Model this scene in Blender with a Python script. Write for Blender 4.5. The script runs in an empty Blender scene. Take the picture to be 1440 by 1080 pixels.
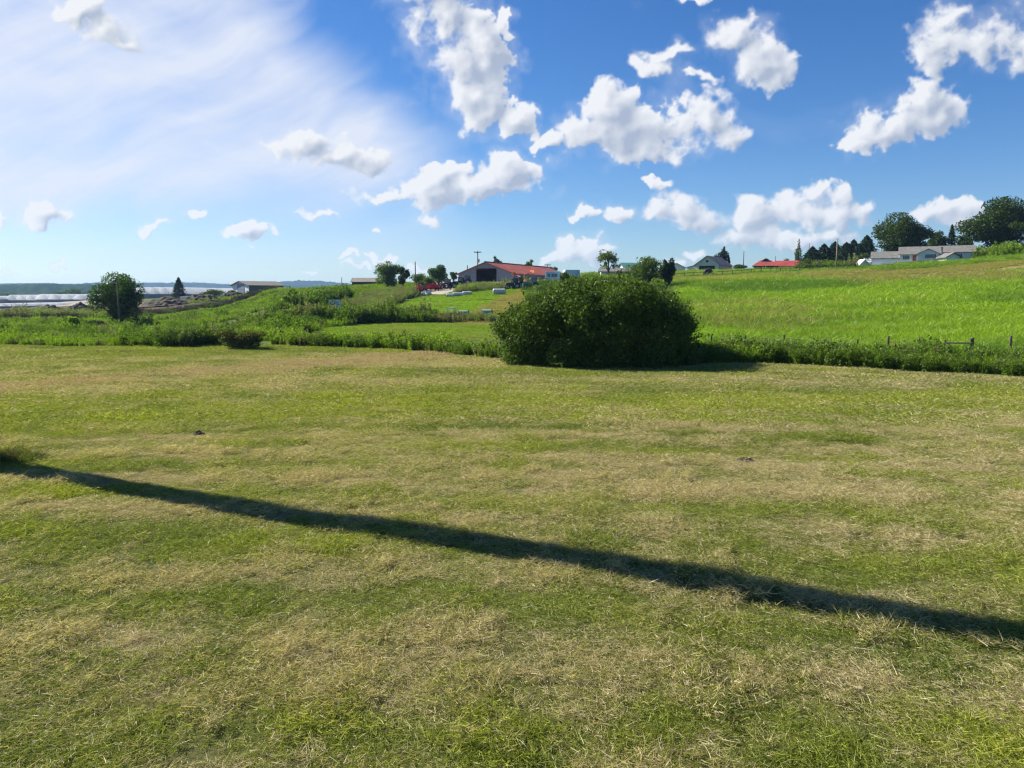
import bpy, math, random
import numpy as np
from mathutils import Vector, Matrix
R = math.radians
random.seed(7)
SC = bpy.context.scene
COL = SC.collection

# ------------------------------------------------------------------ camera
CAMZ = 3.5
PITCH = math.atan(125/1080)
cam = bpy.data.cameras.new("camera")
cam.sensor_width = 36; cam.lens = 27; cam.clip_start = 0.1; cam.clip_end = 30000
camo = bpy.data.objects.new("camera", cam); COL.objects.link(camo)
camo.location = (0, 0, CAMZ); camo.rotation_euler = (math.pi/2 - PITCH, 0, 0)
SC.camera = camo

# ------------------------------------------------------------------ sun, exposure
SUN_EL = R(37)
SDX, SDY = -0.899, 0.438                                   # towards the sun, on the ground
SUNV = Vector((SDX*math.cos(SUN_EL), SDY*math.cos(SUN_EL), math.sin(SUN_EL))).normalized()
sl = bpy.data.lights.new("sun", 'SUN'); sl.energy = 5.0; sl.angle = R(0.55); sl.color = (1, .94, .80)
so = bpy.data.objects.new("sun", sl); COL.objects.link(so)
so.rotation_euler = SUNV.to_track_quat('Z', 'Y').to_euler(); so.location = (-60, 30, 60)
SC.view_settings.view_transform = 'Standard'
SC.view_settings.look = 'None'
SC.view_settings.gamma = 1
SC.view_settings.exposure = 1.2
SC.render.engine = 'CYCLES'
SC.cycles.max_bounces = 5; SC.cycles.diffuse_bounces = 3; SC.cycles.transmission_bounces = 4
SC.cycles.glossy_bounces = 2; SC.cycles.volume_bounces = 0; SC.cycles.transparent_max_bounces = 8
SC.cycles.caustics_reflective = False; SC.cycles.caustics_refractive = False
SC.cycles.use_adaptive_sampling = True; SC.cycles.adaptive_threshold = 0.008
SC.cycles.use_denoising = True
SC.cycles.denoiser = 'OPENIMAGEDENOISE'; SC.cycles.denoising_input_passes = 'RGB_ALBEDO_NORMAL'
SC.cycles.filter_width = 1.3

# ------------------------------------------------------------------ node helper
class NT:
    def __init__(s, tree): s.t = tree; s.n = tree.nodes; s.l = tree.links
    def _in(s, sock, v):
        if v is None: return
        if hasattr(v, 'is_output'): s.l.new(v, sock)
        else:
            try: sock.default_value = v
            except Exception: sock.default_value = (*v, 1)
    def new(s, kind, ins=None, out=0, **props):
        n = s.n.new(kind)
        for k, v in props.items(): setattr(n, k, v)
        for k, v in (ins or {}).items(): s._in(n.inputs[k], v)
        return n.outputs[out]
    def m(s, op, a, b=None, c=None, clamp=False):
        d = {0: a}
        if b is not None: d[1] = b
        if c is not None: d[2] = c
        return s.new('ShaderNodeMath', d, operation=op, use_clamp=clamp)
    def vm(s, op, a, b=None, c=None, out=0):
        n = s.n.new('ShaderNodeVectorMath'); n.operation = op
        s._in(n.inputs[0], a)
        if b is not None: s._in(n.inputs[1], b)
        if c is not None: s._in(n.inputs[2], c)
        return n.outputs[out]
    def mix(s, f, a, b, blend='MIX'):
        n = s.n.new('ShaderNodeMix'); n.data_type = 'RGBA'; n.blend_type = blend
        s._in(n.inputs[0], f); s._in(n.inputs[6], a if hasattr(a, 'is_output') else (*a, 1)[:4]); s._in(n.inputs[7], b if hasattr(b, 'is_output') else (*b, 1)[:4])
        return n.outputs[2]
    def rng(s, v, a, b, c=0., d=1., smooth=True):
        n = s.n.new('ShaderNodeMapRange'); n.interpolation_type = 'SMOOTHSTEP' if smooth else 'LINEAR'
        for i, x in enumerate((v, a, b, c, d)): s._in(n.inputs[i], x)
        return n.outputs[0]
    def noise(s, vec, scale, detail=4., rough=.5, dist=0., out=0):
        return s.new('ShaderNodeTexNoise', {'Vector': vec, 'Scale': scale, 'Detail': detail, 'Roughness': rough, 'Distortion': dist}, out=out)

def pv(py):                                               # picture row -> height/depth ratio
    b = (540-py)/1080
    return (-math.sin(PITCH)+b*math.cos(PITCH))/(math.cos(PITCH)+b*math.sin(PITCH))
def pu(px, py=415):
    b = (540-py)/1080
    return (px-720)/1080/(math.cos(PITCH)+b*math.sin(PITCH))

# ------------------------------------------------------------------ world: sky and clouds by direction
W = bpy.data.worlds.new("World"); SC.world = W; W.use_nodes = True
w = NT(W.node_tree); w.n.clear()
sky = w.new('ShaderNodeTexSky', sky_type='NISHITA', sun_disc=False, sun_elevation=SUN_EL,
            sun_rotation=math.atan2(SDX, SDY), altitude=200, air_density=1.0, dust_density=0.35, ozone_density=3.0)
tc = w.new('ShaderNodeTexCoord', out=0)
sep = w.n.new('ShaderNodeSeparateXYZ'); w.l.new(tc, sep.inputs[0])
SKYS = .050
hs = w.new('ShaderNodeHueSaturation', {'Hue': .5, 'Saturation': 1.22, 'Value': 1., 'Fac': 1., 'Color': sky})
lowt = w.rng(sep.outputs[2], .0, .35)
skyc = w.mix(1., hs, w.mix(lowt, (SKYS*.84, SKYS*.95, SKYS*1.15), (SKYS*.62, SKYS*.83, SKYS*1.10)), 'MULTIPLY')
bg = w.new('ShaderNodeBackground', {'Color': skyc, 'Strength': 1.0})
wo = w.n.new('ShaderNodeOutputWorld'); w.l.new(bg, wo.inputs[0])
W.cycles.sampling_method = 'MANUAL'; W.cycles.sample_map_resolution = 512

# ------------------------------------------------------------------ numpy noise
def _h(ix, iy, seed):
    n = (ix.astype(np.int64)*374761393 + iy.astype(np.int64)*668265263 + seed*1442695041) & 0xFFFFFFFF
    n = ((n ^ (n >> 13))*1274126177) & 0xFFFFFFFF
    return ((n ^ (n >> 16)) & 0xFFFFFF)/float(0xFFFFFF)
def vnoise(x, y, seed=0):
    ix = np.floor(x); iy = np.floor(y); fx = x-ix; fy = y-iy
    fx = fx*fx*(3-2*fx); fy = fy*fy*(3-2*fy)
    a = _h(ix, iy, seed); b = _h(ix+1, iy, seed); c = _h(ix, iy+1, seed); d = _h(ix+1, iy+1, seed)
    return (a*(1-fx)+b*fx)*(1-fy)+(c*(1-fx)+d*fx)*fy
def fbm(x, y, scale=1., octv=4, seed=0):
    x = np.asarray(x, float)*scale; y = np.asarray(y, float)*scale; t = 0; a = .5; s = 0
    for k in range(octv):
        t = t + a*vnoise(x, y, seed+k*17); s += a; a *= .5; x = x*2.03+13.7; y = y*2.03+5.1
    return t/s


# ------------------------------------------------------------------ the clouds: a shell far outside everything
# cumulus puffs: centre and half sizes, as the picture's columns and rows turned into directions
BL = [(632,28,52,62),(648,95,55,62),(690,70,34,52),(672,150,42,44),(722,45,9,24),(722,170,26,30),(610,-30,60,50),
      (862,150,36,36),(835,190,62,28),(895,185,60,40),(985,172,52,38),(1025,192,38,22),(910,210,60,20),(775,200,26,12),
      (1035,55,38,26),(1080,85,44,34),(1095,108,34,22),(925,98,34,20),(950,82,30,12),(985,115,30,10),
      (1335,52,56,34),(1310,85,40,28),(1395,60,48,38),(1440,80,50,40),(1335,20,30,22),
      (1300,148,36,32),(1250,185,66,34),(1320,170,56,26),(1210,195,36,18),
      (965,285,36,28),(945,303,46,20),(990,305,36,22),(1135,264,24,26),(1172,270,24,24),(1125,298,56,28),(1165,304,48,26),(1207,302,24,20),(1070,306,46,28),(1100,336,74,22),(1058,284,22,16),(1040,332,36,16),(1160,335,50,14),
      (1330,296,36,15),(1295,298,30,12),(1345,310,50,16),(930,257,20,9),(812,309,22,8),(868,306,26,12),
      (440,200,36,20),(420,208,50,18),(480,225,44,18),(518,235,28,20),(600,255,38,30),(615,275,44,28),(545,275,56,14),(670,262,50,32),(715,245,44,24),(700,270,56,18),(618,312,26,10),(640,235,30,12),
      (105,22,44,26),(150,48,50,26),(175,70,28,14),(75,305,34,19),(5,308,18,18),(345,332,36,13),(284,306,20,10),(212,322,26,8),(443,305,38,8),
      (800,360,24,18),(825,362,36,20),(780,372,30,16),(530,328,10,5),(440,381,14,5),(90,371,26,6),(0,385,20,8),(500,365,18,7),(545,368,20,10),(590,380,26,8),(955,375,16,8),(975,357,18,10),(975,1,34,8),(505,380,22,6)]

def box1(a, r, ax):
    if r < 1: return a
    pad = [(0, 0), (0, 0)]; pad[ax] = (r+1, r)
    c = np.cumsum(np.pad(a, pad, mode='edge'), axis=ax)
    n = a.shape[ax]
    return (np.take(c, np.arange(2*r+1, 2*r+1+n), axis=ax)-np.take(c, np.arange(0, n), axis=ax))/(2*r+1)
def blur(a, r):
    for _ in range(2): a = box1(box1(a, r, 0), r, 1)
    return a
def sstep(x, a, b):
    t = np.clip((x-a)/(b-a), 0, 1); return t*t*(3-2*t)
def shift(a, dx, dy):                                     # value found at an offset
    return np.roll(np.roll(a, -dx, 1), -dy, 0)
def billow(x, y, sc, oc, seed):
    x = x*sc; y = y*sc; t = 0; a = .5; q = 0
    for k in range(oc):
        t = t+a*(1-np.abs(2*vnoise(x, y, seed+k*13)-1)**.8); q += a; a *= .53; x = x*2.07+3.1; y = y*2.07+7.7
    return t/q
def cloud_fields(step=.00135):
    us = np.arange(-.92, .92, step); vs = np.arange(-.006, .56, step)
    U, V = np.meshgrid(us, vs)
    w1 = fbm(U, V, 9., 3, 1)-.5; w2 = fbm(U, V, 9., 3, 2)-.5; w3 = fbm(U, V, 34., 4, 3)-.5; w4 = fbm(U, V, 34., 4, 4)-.5
    w5 = fbm(U, V, 90., 3, 5)-.5; w6 = fbm(U, V, 90., 3, 6)-.5
    Uw = U+.030*w1+.036*w3+.012*w5; Vw = V+.026*w2+.034*w4+.012*w6
    acc = np.zeros_like(U); K = 7.
    acc = np.full(U.shape, math.exp(-K*2.5))
    for (cx, cy, rx, ry) in BL:
        u0, v0 = pu(cx, cy), pv(cy); ru, rv = rx/1080*1.02, ry/1080*1.0*(1+v0*v0)
        i0, i1 = np.searchsorted(us, [u0-3*ru-.05, u0+3*ru+.05]); j0, j1 = np.searchsorted(vs, [v0-3*rv-.05, v0+3*rv+.05])
        sl_ = (slice(j0, j1), slice(i0, i1))
        L = np.hypot((Uw[sl_]-u0)/ru, np.where(Vw[sl_] > v0, 1., 1.18)*(Vw[sl_]-v0)/rv)
        acc[sl_] += np.exp(-K*np.minimum(L, 2.5))
    f = 1+np.log(acc)/K
    fine = np.clip(.35+V*3., .4, 1)
    n1 = billow(U+w3*.03, V+w4*.03, 22., 6, 11)-.5; n2 = fbm(U, V, 60., 5, 31)-.5
    n0 = fbm(U, V, 11., 3, 91)-.5; n3 = billow(U+w3*.02, V+w4*.02, 48., 4, 17)-.5
    D = f+.50*n0+.60*n1+.42*n3+.72*n2*fine-.05
    soft = .16+.85*fbm(U, V, 12., 2, 77)**1.6
    A = sstep(D, .0, soft)
    T = np.clip(D, 0, 1.1)**.8*(.7+.6*billow(U, V, 30., 5, 41))
    T = np.where(A > 0, T, 0)
    lit = np.zeros_like(T); up = np.zeros_like(T)
    for k in range(1, 15):
        d = 1.5*k**1.25
        lit += blur(shift(T, int(-d*.85), int(d*.6)), 1+k//4)*1.4 if k < 9 else 0
        up += shift(T, 0, int(d))
    g = T-shift(blur(T, 2), -4, 3)                        # relief against the light
    g2 = blur(T, 3)-shift(blur(T, 5), -9, 7)
    Lt = np.exp(-.085*lit-.075*up)
    dpt = fbm(U, V, 20., 4, 95)-.5
    sh_ = .50*Lt+.17+.75*g+.85*g2+.25*(1-blur(A, 6))+.55*dpt*sstep(T, .2, .8)
    sh_ += .20*np.exp(-T*2.2)
    fray = sstep(D+.8*(fbm(U, V, 24., 4, 211)-.5), -.55, .35)*.24*sstep(fbm(U, V, 9., 3, 212), .40, .62)
    A = np.maximum(A, fray)
    sh_ = np.clip((sh_-.5)*1.2+.60, 0, 1)
    # thin veil of high cloud over the left of the sky
    wv = fbm(U, V, 3., 4, 61)-.5; wv2 = fbm(U, V, 3., 4, 62)-.5
    st = fbm(U+wv*.4, V*2.0+wv2*.5-U*.4, 4., 5, 63); st2 = fbm(U*1.3+wv*.5, V*3.5+wv2*.8-U*.8, 6., 5, 64)
    # edge of the veil in the picture, from the top to its right hand tip and back along the bottom
    ex = np.array([400,430,485,550,615,665,690,660]); ey = np.array([-200,20,60,100,140,190,260,300])
    vr = np.array([pv(q) for q in ey])[::-1]; ur = np.array([pu(a_, b_) for a_, b_ in zip(ex, ey)])[::-1]
    edge = np.interp(V, vr, ur)
    vf = (edge-U)/.085+(st-.5)*3.0+.1
    bot = (V-pv(305))/.045+(st-.5)*2.2
    veil = sstep(vf, -.3, 1.5)*(.30+.70*sstep(bot, -.6, 1.2))*(.50+.50*st2+.45*(fbm(U*.8+V*.9+wv*.2, V*7-U*3.2+wv2*.5, 5., 5, 65)-.3))*sstep(V, -.0, .06)
    wis = .20*sstep(st2, .55, .85)*sstep(st, .45, .7)*(.35+.65*sstep(-U, -.3, .1))*sstep(V, .02, .1)
    lowh = .16*np.exp(-np.maximum(V, 0)/.05)
    veil = np.clip(np.maximum(veil*.95, wis), 0, .95)
    return us, vs, U, V, A, sh_, veil

# ------------------------------------------------------------------ terrain heights
def zz(Y, py): return CAMZ + Y*pv(py)
COLS = {
 -300: [(58,0),(80,473),(115,455),(160,446),(230,436),(320,427),(520,421),(900,418)],
 0:   [(54,0),(75,472),(110,457),(150,447),(220,437),(300,430),(500,421),(900,418)],
 200: [(52,0),(75,474),(110,462),(150,447),(200,433),(250,424),(400,418),(900,417)],
 300: [(52,0),(78,472),(110,456),(150,440),(190,430),(230,420),(320,415),(900,417)],
 400: [(52,0),(62,475),(84,457),(105,444),(130,430),(170,415),(210,409),(260,408),(900,416)],
 500: [(50,0),(62,474),(86,456),(105,442),(130,425),(170,409),(210,404),(300,404),(900,414)],
 600: [(48,0),(60,476),(84,457),(92,450),(112,437),(140,420),(160,409),(185,403),(240,400),(900,412)],
 700: [(44,0),(58,481),(82,459),(92,449),(112,432),(140,413),(165,402),(190,396),(240,393),(900,410)],
 760: [(39,0),(60,480),(84,457),(112,432),(140,411),(165,399),(190,393),(240,389),(900,408)],
 850: [(38,0),(46,506),(62,478),(90,445),(120,416),(150,397),(180,389),(240,385),(900,400)],
 980: [(38.6,0),(44,499),(60,462),(80,436),(105,412),(130,396),(150,389),(180,385),(240,383),(900,395)],
 1100:[(39,0),(44,499),(60,461),(80,433),(105,408),(130,391),(150,384),(180,381),(240,380),(900,390)],
 1200:[(36,0),(42,503),(60,456),(80,426),(105,402),(130,386),(145,381),(170,378),(240,375),(900,388)],
 1300:[(35,0),(40,507),(60,453),(80,419),(105,394),(130,379),(145,374),(170,370),(240,366),(900,385)],
 1440:[(32.6,0),(38,507),(60,442),(80,409),(105,384),(130,368),(145,363),(170,359),(240,354),(900,380)],
 1750:[(31,0),(37,507),(60,438),(80,404),(105,380),(130,366),(145,360),(170,356),(240,352),(900,380)],
}
LR = np.concatenate([np.linspace(0, 60, 121), np.geomspace(61, 6000, 180)])
cphi = []; czs = []
for px, lst in COLS.items():
    s = pu(px); phi = math.atan(s); cs = math.cos(phi)
    rr = [0.]; z_ = [0.]
    for i, (Y, p) in enumerate(lst):
        rr.append(Y/cs); z_.append(0. if p == 0 else zz(Y, p))
    rr += [1800, 6000]; z_ += [z_[-1]*.8, 0.]
    zc = np.interp(LR, rr, z_)
    k = np.array([1, 2, 3, 2, 1.])/9
    zs = np.convolve(np.pad(zc, 2, mode='edge'), k, 'valid')
    cphi.append(phi); czs.append(zs)
cphi = np.array(cphi); czs = np.array(czs)
def ground(X, Y):
    X = np.asarray(X, float); Y = np.asarray(Y, float)
    phi = np.arctan2(X, Y); r = np.hypot(X, Y)
    p = np.clip(phi, cphi[0], cphi[-1])
    j = np.clip(np.searchsorted(cphi, p)-1, 0, len(cphi)-2)
    t = (p-cphi[j])/(cphi[j+1]-cphi[j]); t = t*t*(3-2*t)
    ri = np.interp(r, LR, np.arange(len(LR))); i0 = np.clip(ri.astype(int), 0, len(LR)-2); f = ri-i0
    za = czs[j, i0]*(1-f)+czs[j, i0+1]*f; zb = czs[j+1, i0]*(1-f)+czs[j+1, i0+1]*f
    z = za*(1-t)+zb*t
    back = np.clip((np.abs(phi)-R(60))/R(60), 0, 1)
    z = z*(1-back)
    z = z + (fbm(X, Y, .11, 3, 5)-.5)*.5*np.clip((r-45)/30, 0, 1) + (fbm(X, Y, .25, 3, 9)-.5)*.14*np.clip(r/6, 0, 1)
    return z
def G(X, Y): return float(ground(np.array([X]), np.array([Y]))[0])
def proj(X, Y, Z):
    X = np.asarray(X, float); Zr = np.asarray(Z, float)-CAMZ; Y = np.asarray(Y, float)
    d = Y*math.cos(PITCH)-Zr*math.sin(PITCH); v = Y*math.sin(PITCH)+Zr*math.cos(PITCH)
    d = np.where(d < .1, .1, d)
    return 720+1080*X/d, 540-1080*v/d
def XY(px, Y): return pu(px)*Y, Y
def inpoly(x, y, poly):
    c = np.zeros(np.shape(x), bool); n = len(poly)
    for i in range(n):
        x1, y1 = poly[i]; x2, y2 = poly[(i+1) % n]
        if y1 == y2: continue
        c ^= ((y1 > y) != (y2 > y)) & (x < (x2-x1)*(y-y1)/(y2-y1)+x1)
    return c
EDX = [-900,0,160,250,300,400,520,600,690,760,850,980,1100,1200,1300,1440,1900]
EDY = [487,484,486,489,483,486,490,495,503,513,517,513,512,519,524,531,540]
def lawn_edge_Y(px):                                     # depth of the mown lawn's far edge
    return CAMZ/-np.array([pv(p) for p in np.interp(np.atleast_1d(px), EDX, EDY)])
_px = np.linspace(-900, 1900, 400); _ey = lawn_edge_Y(_px)
def edgeY(px): return np.interp(px, _px, _ey)

# ------------------------------------------------------------------ objects, tags, meshes
def tag(o, label=None, cat=None, group=None, kind=None):
    if label: o['label'] = label
    if cat: o['category'] = cat
    if group: o['group'] = group
    if kind: o['kind'] = kind
    return o
def empty(name, loc, rz, label, cat, group=None):
    o = bpy.data.objects.new(name, None); COL.objects.link(o)
    o.location = loc; o.rotation_euler = (0, 0, rz); o.empty_display_size = .3
    return tag(o, label, cat, group)
def raw_mesh(name, V, F, mat, attrs=None, smooth=False):
    V = np.asarray(V, np.float32); F = np.asarray(F, np.int32); m, k = F.shape
    me = bpy.data.meshes.new(name)
    me.vertices.add(len(V)); me.vertices.foreach_set('co', V.ravel())
    me.loops.add(m*k); me.loops.foreach_set('vertex_index', F.ravel())
    me.polygons.add(m); me.polygons.foreach_set('loop_start', np.arange(m, dtype=np.int32)*k)
    me.polygons.foreach_set('loop_total', np.full(m, k, np.int32))
    if smooth: me.polygons.foreach_set('use_smooth', np.ones(m, bool))
    me.update(calc_edges=True)
    for an, (dom, typ, arr) in (attrs or {}).items():
        a = me.attributes.new(an, typ, dom)
        a.data.foreach_set('value' if typ in ('FLOAT', 'INT') else ('vector' if typ == 'FLOAT_VECTOR' else 'color'), np.ascontiguousarray(arr, dtype=np.int32 if typ == 'INT' else np.float32).ravel())
    if mat: me.materials.append(mat)
    return me
def link(name, me, parent=None, loc=None):
    o = bpy.data.objects.new(name, me); COL.objects.link(o)
    if parent: o.parent = parent
    if loc: o.location = loc
    return o
class MB:
    """collects simple solids and links them as one mesh"""
    def __init__(s): s.v = []; s.f = []
    def add(s, vs, fs):
        b = len(s.v); s.v += [tuple(v) for v in vs]; s.f += [tuple(i+b for i in f) for f in fs]; return s
    def box(s, x0, x1, y0, y1, z0, z1, rz=0, rx=0, ry=0):
        c = Vector(((x0+x1)/2, (y0+y1)/2, (z0+z1)/2)); M = Matrix.Rotation(rz, 3, 'Z') @ Matrix.Rotation(ry, 3, 'Y') @ Matrix.Rotation(rx, 3, 'X')
        vs = [c + M @ (Vector((x, y, z))-c) for z in (z0, z1) for y in (y0, y1) for x in (x0, x1)]
        return s.add(vs, [(0,2,3,1),(4,5,7,6),(0,1,5,4),(2,6,7,3),(0,4,6,2),(1,3,7,5)])
    def prism(s, poly, y0, y1):                           # polygon in x,z pushed along y
        n = len(poly)
        vs = [(x, y0, z) for x, z in poly]+[(x, y1, z) for x, z in poly]
        return s.add(vs, [tuple(range(n)), tuple(reversed(range(n, 2*n)))]+[(i, i+n, (i+1) % n+n, (i+1) % n) for i in range(n)])
    def tube(s, pts, rads, n=8, cap=True):
        pts = [Vector(p) for p in pts]
        if not hasattr(rads, '__len__'): rads = [rads]*len(pts)
        b = len(s.v)
        for i, p in enumerate(pts):
            d = (pts[min(i+1, len(pts)-1)]-pts[max(i-1, 0)]).normalized()
            a = d.orthogonal().normalized() if i == 0 else (a-d*a.dot(d)).normalized()
            c = d.cross(a)
            for k in range(n):
                t = 2*math.pi*k/n; s.v.append(tuple(p+(a*math.cos(t)+c*math.sin(t))*rads[i]))
        for i in range(len(pts)-1):
            for k in range(n): s.f.append((b+i*n+k, b+i*n+(k+1) % n, b+(i+1)*n+(k+1) % n, b+(i+1)*n+k))
        if cap: s.f.append(tuple(b+k for k in reversed(range(n)))); s.f.append(tuple(b+(len(pts)-1)*n+k for k in range(n)))
        return s
    def wheel(s, c, r, wd, axis='y', n=18, hub=.5):
        c = Vector(c); prof = [(hub*r, -.32*wd), (.82*r, -.5*wd), (r*.97, -.42*wd), (r, 0), (r*.97, .42*wd), (.82*r, .5*wd), (hub*r, .32*wd)]
        b = len(s.v)
        for k in range(n):
            t = 2*math.pi*k/n
            for (rr, w_) in prof:
                s.v.append(tuple(c+(Vector((rr*math.cos(t), w_, rr*math.sin(t))) if axis == 'y' else Vector((w_, rr*math.cos(t), rr*math.sin(t))))))
        m = len(prof)
        for k in range(n):
            for j in range(m-1): s.f.append((b+k*m+j, b+k*m+j+1, b+((k+1) % n)*m+j+1, b+((k+1) % n)*m+j))
        s.f.append(tuple(b+k*m for k in range(n))); s.f.append(tuple(b+k*m+m-1 for k in reversed(range(n))))
        return s
    def build(s, name, mat, parent=None, bevel=0, smooth=False, loc=None):
        me = bpy.data.meshes.new(name); me.from_pydata(s.v, [], s.f); me.materials.append(mat)
        if smooth:
            for p in me.polygons: p.use_smooth = True
        o = link(name, me, parent, loc)
        if bevel:
            b = o.modifiers.new('bevel', 'BEVEL'); b.width = bevel; b.segments = 2; b.limit_method = 'ANGLE'
        return o

# ------------------------------------------------------------------ materials
def mat(name):
    m = bpy.data.materials.new(name); m.use_nodes = True; t = NT(m.node_tree); t.n.clear(); return m, t
def out(t, sh):
    o = t.n.new('ShaderNodeOutputMaterial'); t.l.new(sh, o.inputs[0])
def simple(name, col, rough=.6, metal=0., var=.25, scale=3., spec=.4, bump=0., wave=None):
    m, t = mat(name)
    p = t.new('ShaderNodeTexCoord', out=3)
    n = t.noise(p, scale, 6., .6)
    dk = tuple(c*(1-var) for c in col); lt = tuple(min(1, c*(1+var*.6)) for c in col)
    c = t.mix(t.rng(n, .3, .7), dk, lt)
    b = t.n.new('ShaderNodeBsdfPrincipled')
    t.l.new(c, b.inputs['Base Color']); b.inputs['Roughness'].default_value = rough; b.inputs['Metallic'].default_value = metal
    b.inputs['Specular IOR Level'].default_value = spec
    h = None
    if wave:
        h = t.new('ShaderNodeTexWave', {'Vector': p, 'Scale': wave[1], 'Distortion': 0.}, out=1, bands_direction=wave[0])
        bn = t.new('ShaderNodeBump', {'Strength': .6, 'Distance': .03, 'Height': h}); t.l.new(bn, b.inputs['Normal'])
    elif bump:
        bn = t.new('ShaderNodeBump', {'Strength': .8, 'Distance': bump, 'Height': t.noise(p, scale*4, 6., .65)}); t.l.new(bn, b.inputs['Normal'])
    out(t, b.outputs[0]); return m
def leafmat(name, dark, light, trans=.35, patch=None, pscale=.5, yellow=None):
    """foliage: every leaf takes its own colour between two greens; slow patches of a third"""
    m, t = mat(name)
    r = t.new('ShaderNodeAttribute', {}, out=2, attribute_name='rnd')
    c = t.mix(r, dark, light)
    g = t.new('ShaderNodeNewGeometry', out=0)
    if patch:
        n = t.noise(g, pscale, 4., .6)
        c = t.mix(t.rng(n, .42, .68), c, t.mix(r, tuple(x*.75 for x in patch), patch))
    if yellow:
        c = t.mix(t.rng(r, .93, .95), c, yellow)
    d = t.new('ShaderNodeBsdfDiffuse', {'Color': c})
    tl = t.new('ShaderNodeBsdfTranslucent', {'Color': t.mix(1., c, (1.25, 1.3, .55), 'MULTIPLY')})
    gl = t.new('ShaderNodeBsdfGlossy', {'Color': (.6, .62, .6, 1), 'Roughness': .5})
    s = t.new('ShaderNodeMixShader', {0: trans, 1: d, 2: tl})
    s = t.new('ShaderNodeMixShader', {0: .02, 1: s, 2: gl})
    out(t, s); return m
def grassmat(name, g_dark, g_light, s_dark, s_light, trans=.35):
    """grass: each blade is live or dry by its own number against the patch's dryness; the patch also has a tone"""
    m, t = mat(name)
    r = t.new('ShaderNodeAttribute', {}, out=2, attribute_name='rnd')
    k = t.new('ShaderNodeAttribute', {}, out=2, attribute_name='rnd2')
    st = t.new('ShaderNodeAttribute', {}, out=2, attribute_name='straw', attribute_type='INSTANCER')
    tn = t.new('ShaderNodeAttribute', {}, out=2, attribute_name='tone', attribute_type='INSTANCER')
    br = t.new('ShaderNodeAttribute', {}, out=2, attribute_name='brown', attribute_type='INSTANCER')
    g = t.new('ShaderNodeNewGeometry', out=0)
    n = t.noise(g, 1.6, 5., .65)
    stt = t.m('ADD', st, t.m('MULTIPLY', t.m('SUBTRACT', n, .5), .6))
    gr = t.mix(k, g_dark, g_light)
    gr = t.mix(1., gr, t.mix(tn, (.62, .70, .7), (1.35, 1.25, 1.)), 'MULTIPLY')
    sw = t.mix(k, s_dark, s_light)
    sw = t.mix(br, sw, t.mix(k, (.24, .17, .10), (.54, .42, .28)))
    c = t.mix(t.m('GREATER_THAN', stt, r), gr, sw)
    d = t.new('ShaderNodeBsdfDiffuse', {'Color': c})
    tl = t.new('ShaderNodeBsdfTranslucent', {'Color': t.mix(1., c, (1.15, 1.2, .6), 'MULTIPLY')})
    s = t.new('ShaderNodeMixShader', {0: trans, 1: d, 2: tl})
    gl = t.new('ShaderNodeBsdfGlossy', {'Color': (.7, .7, .65, 1), 'Roughness': .42})
    s = t.new('ShaderNodeMixShader', {0: .025, 1: s, 2: gl})
    out(t, s); return m

def film():
    m, t = mat('greenhouse_film'); g = t.new('ShaderNodeNewGeometry', out=0)
    c = t.mix(t.rng(t.noise(g, .15, 4.), .3, .7), (.80, .82, .84), (.90, .91, .92))
    out(t, t.new('ShaderNodeMixShader', {0: .62, 1: t.new('ShaderNodeBsdfDiffuse', {'Color': c}), 2: t.new('ShaderNodeBsdfTranslucent', {'Color': c})})); return m
M = {}
M['lawn'] = grassmat('mown_grass', (.080, .110, .018), (.34, .39, .075), (.26, .21, .10), (.62, .53, .33))
M['hay'] = grassmat('standing_grass', (.085, .175, .014), (.27, .41, .032), (.22, .19, .06), (.38, .32, .13), trans=.45)
M['weed'] = leafmat('weed_leaves', (.040, .080, .010), (.15, .25, .025), .4, (.06, .10, .018), .25)
M['weed_bright'] = leafmat('bright_weed_leaves', (.09, .16, .012), (.28, .42, .03), .45, (.12, .19, .02), .3)
M['weed_grey'] = leafmat('seeding_weed_leaves', (.09, .12, .04), (.28, .34, .14), .35, (.20, .17, .09), .3)
M['bush'] = leafmat('bush_leaves', (.012, .032, .006), (.110, .175, .024), .33, (.10, .17, .028), .8)
M['tree'] = leafmat('tree_leaves', (.024, .052, .010), (.085, .15, .026), .38, (.04, .09, .012), .2)
M['tree_light'] = leafmat('light_tree_leaves', (.045, .085, .015), (.13, .20, .04), .4, (.09, .15, .02), .3)
M['oak'] = leafmat('oak_leaves', (.018, .036, .008), (.055, .095, .018), .3, (.045, .08, .01), .12)
M['conifer'] = leafmat('needles', (.010, .026, .012), (.035, .065, .028), .15)
M['spindly'] = leafmat('pale_leaves', (.05, .08, .03), (.16, .21, .09), .35)
M['dryshrub'] = leafmat('dry_shrub_leaves', (.05, .075, .015), (.18, .23, .05), .3, (.13, .10, .04), 1.2)
M['brush'] = leafmat('dead_brush', (.045, .035, .025), (.13, .10, .07), .1)
M['bark'] = simple('bark', (.10, .075, .055), .9, bump=.03, scale=4)
M['wood'] = simple('weathered_wood', (.10, .08, .06), .9, bump=.01, scale=6)
M['polewood'] = simple('pole_wood', (.24, .17, .11), .85, bump=.01, scale=5)
M['greymetal'] = simple('grey_barn_metal', (.21, .24, .29), .5, .2, wave=('X', 6.))
M['greyside'] = simple('pale_barn_metal', (.26, .29, .33), .5, .2, wave=('Y', 6.))
M['redroof'] = simple('red_metal_roof', (.36, .075, .045), .7, .0, var=.3, scale=.5, wave=('Y', 5.))
M['redroofx'] = simple('red_metal_sheet', (.40, .06, .05), .42, .0, var=.3, scale=.5, wave=('X', 5.))
M['rustroof'] = simple('rusty_roof', (.24, .20, .19), .6, .1, var=.35, scale=.6, wave=('Y', 5.))
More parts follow.
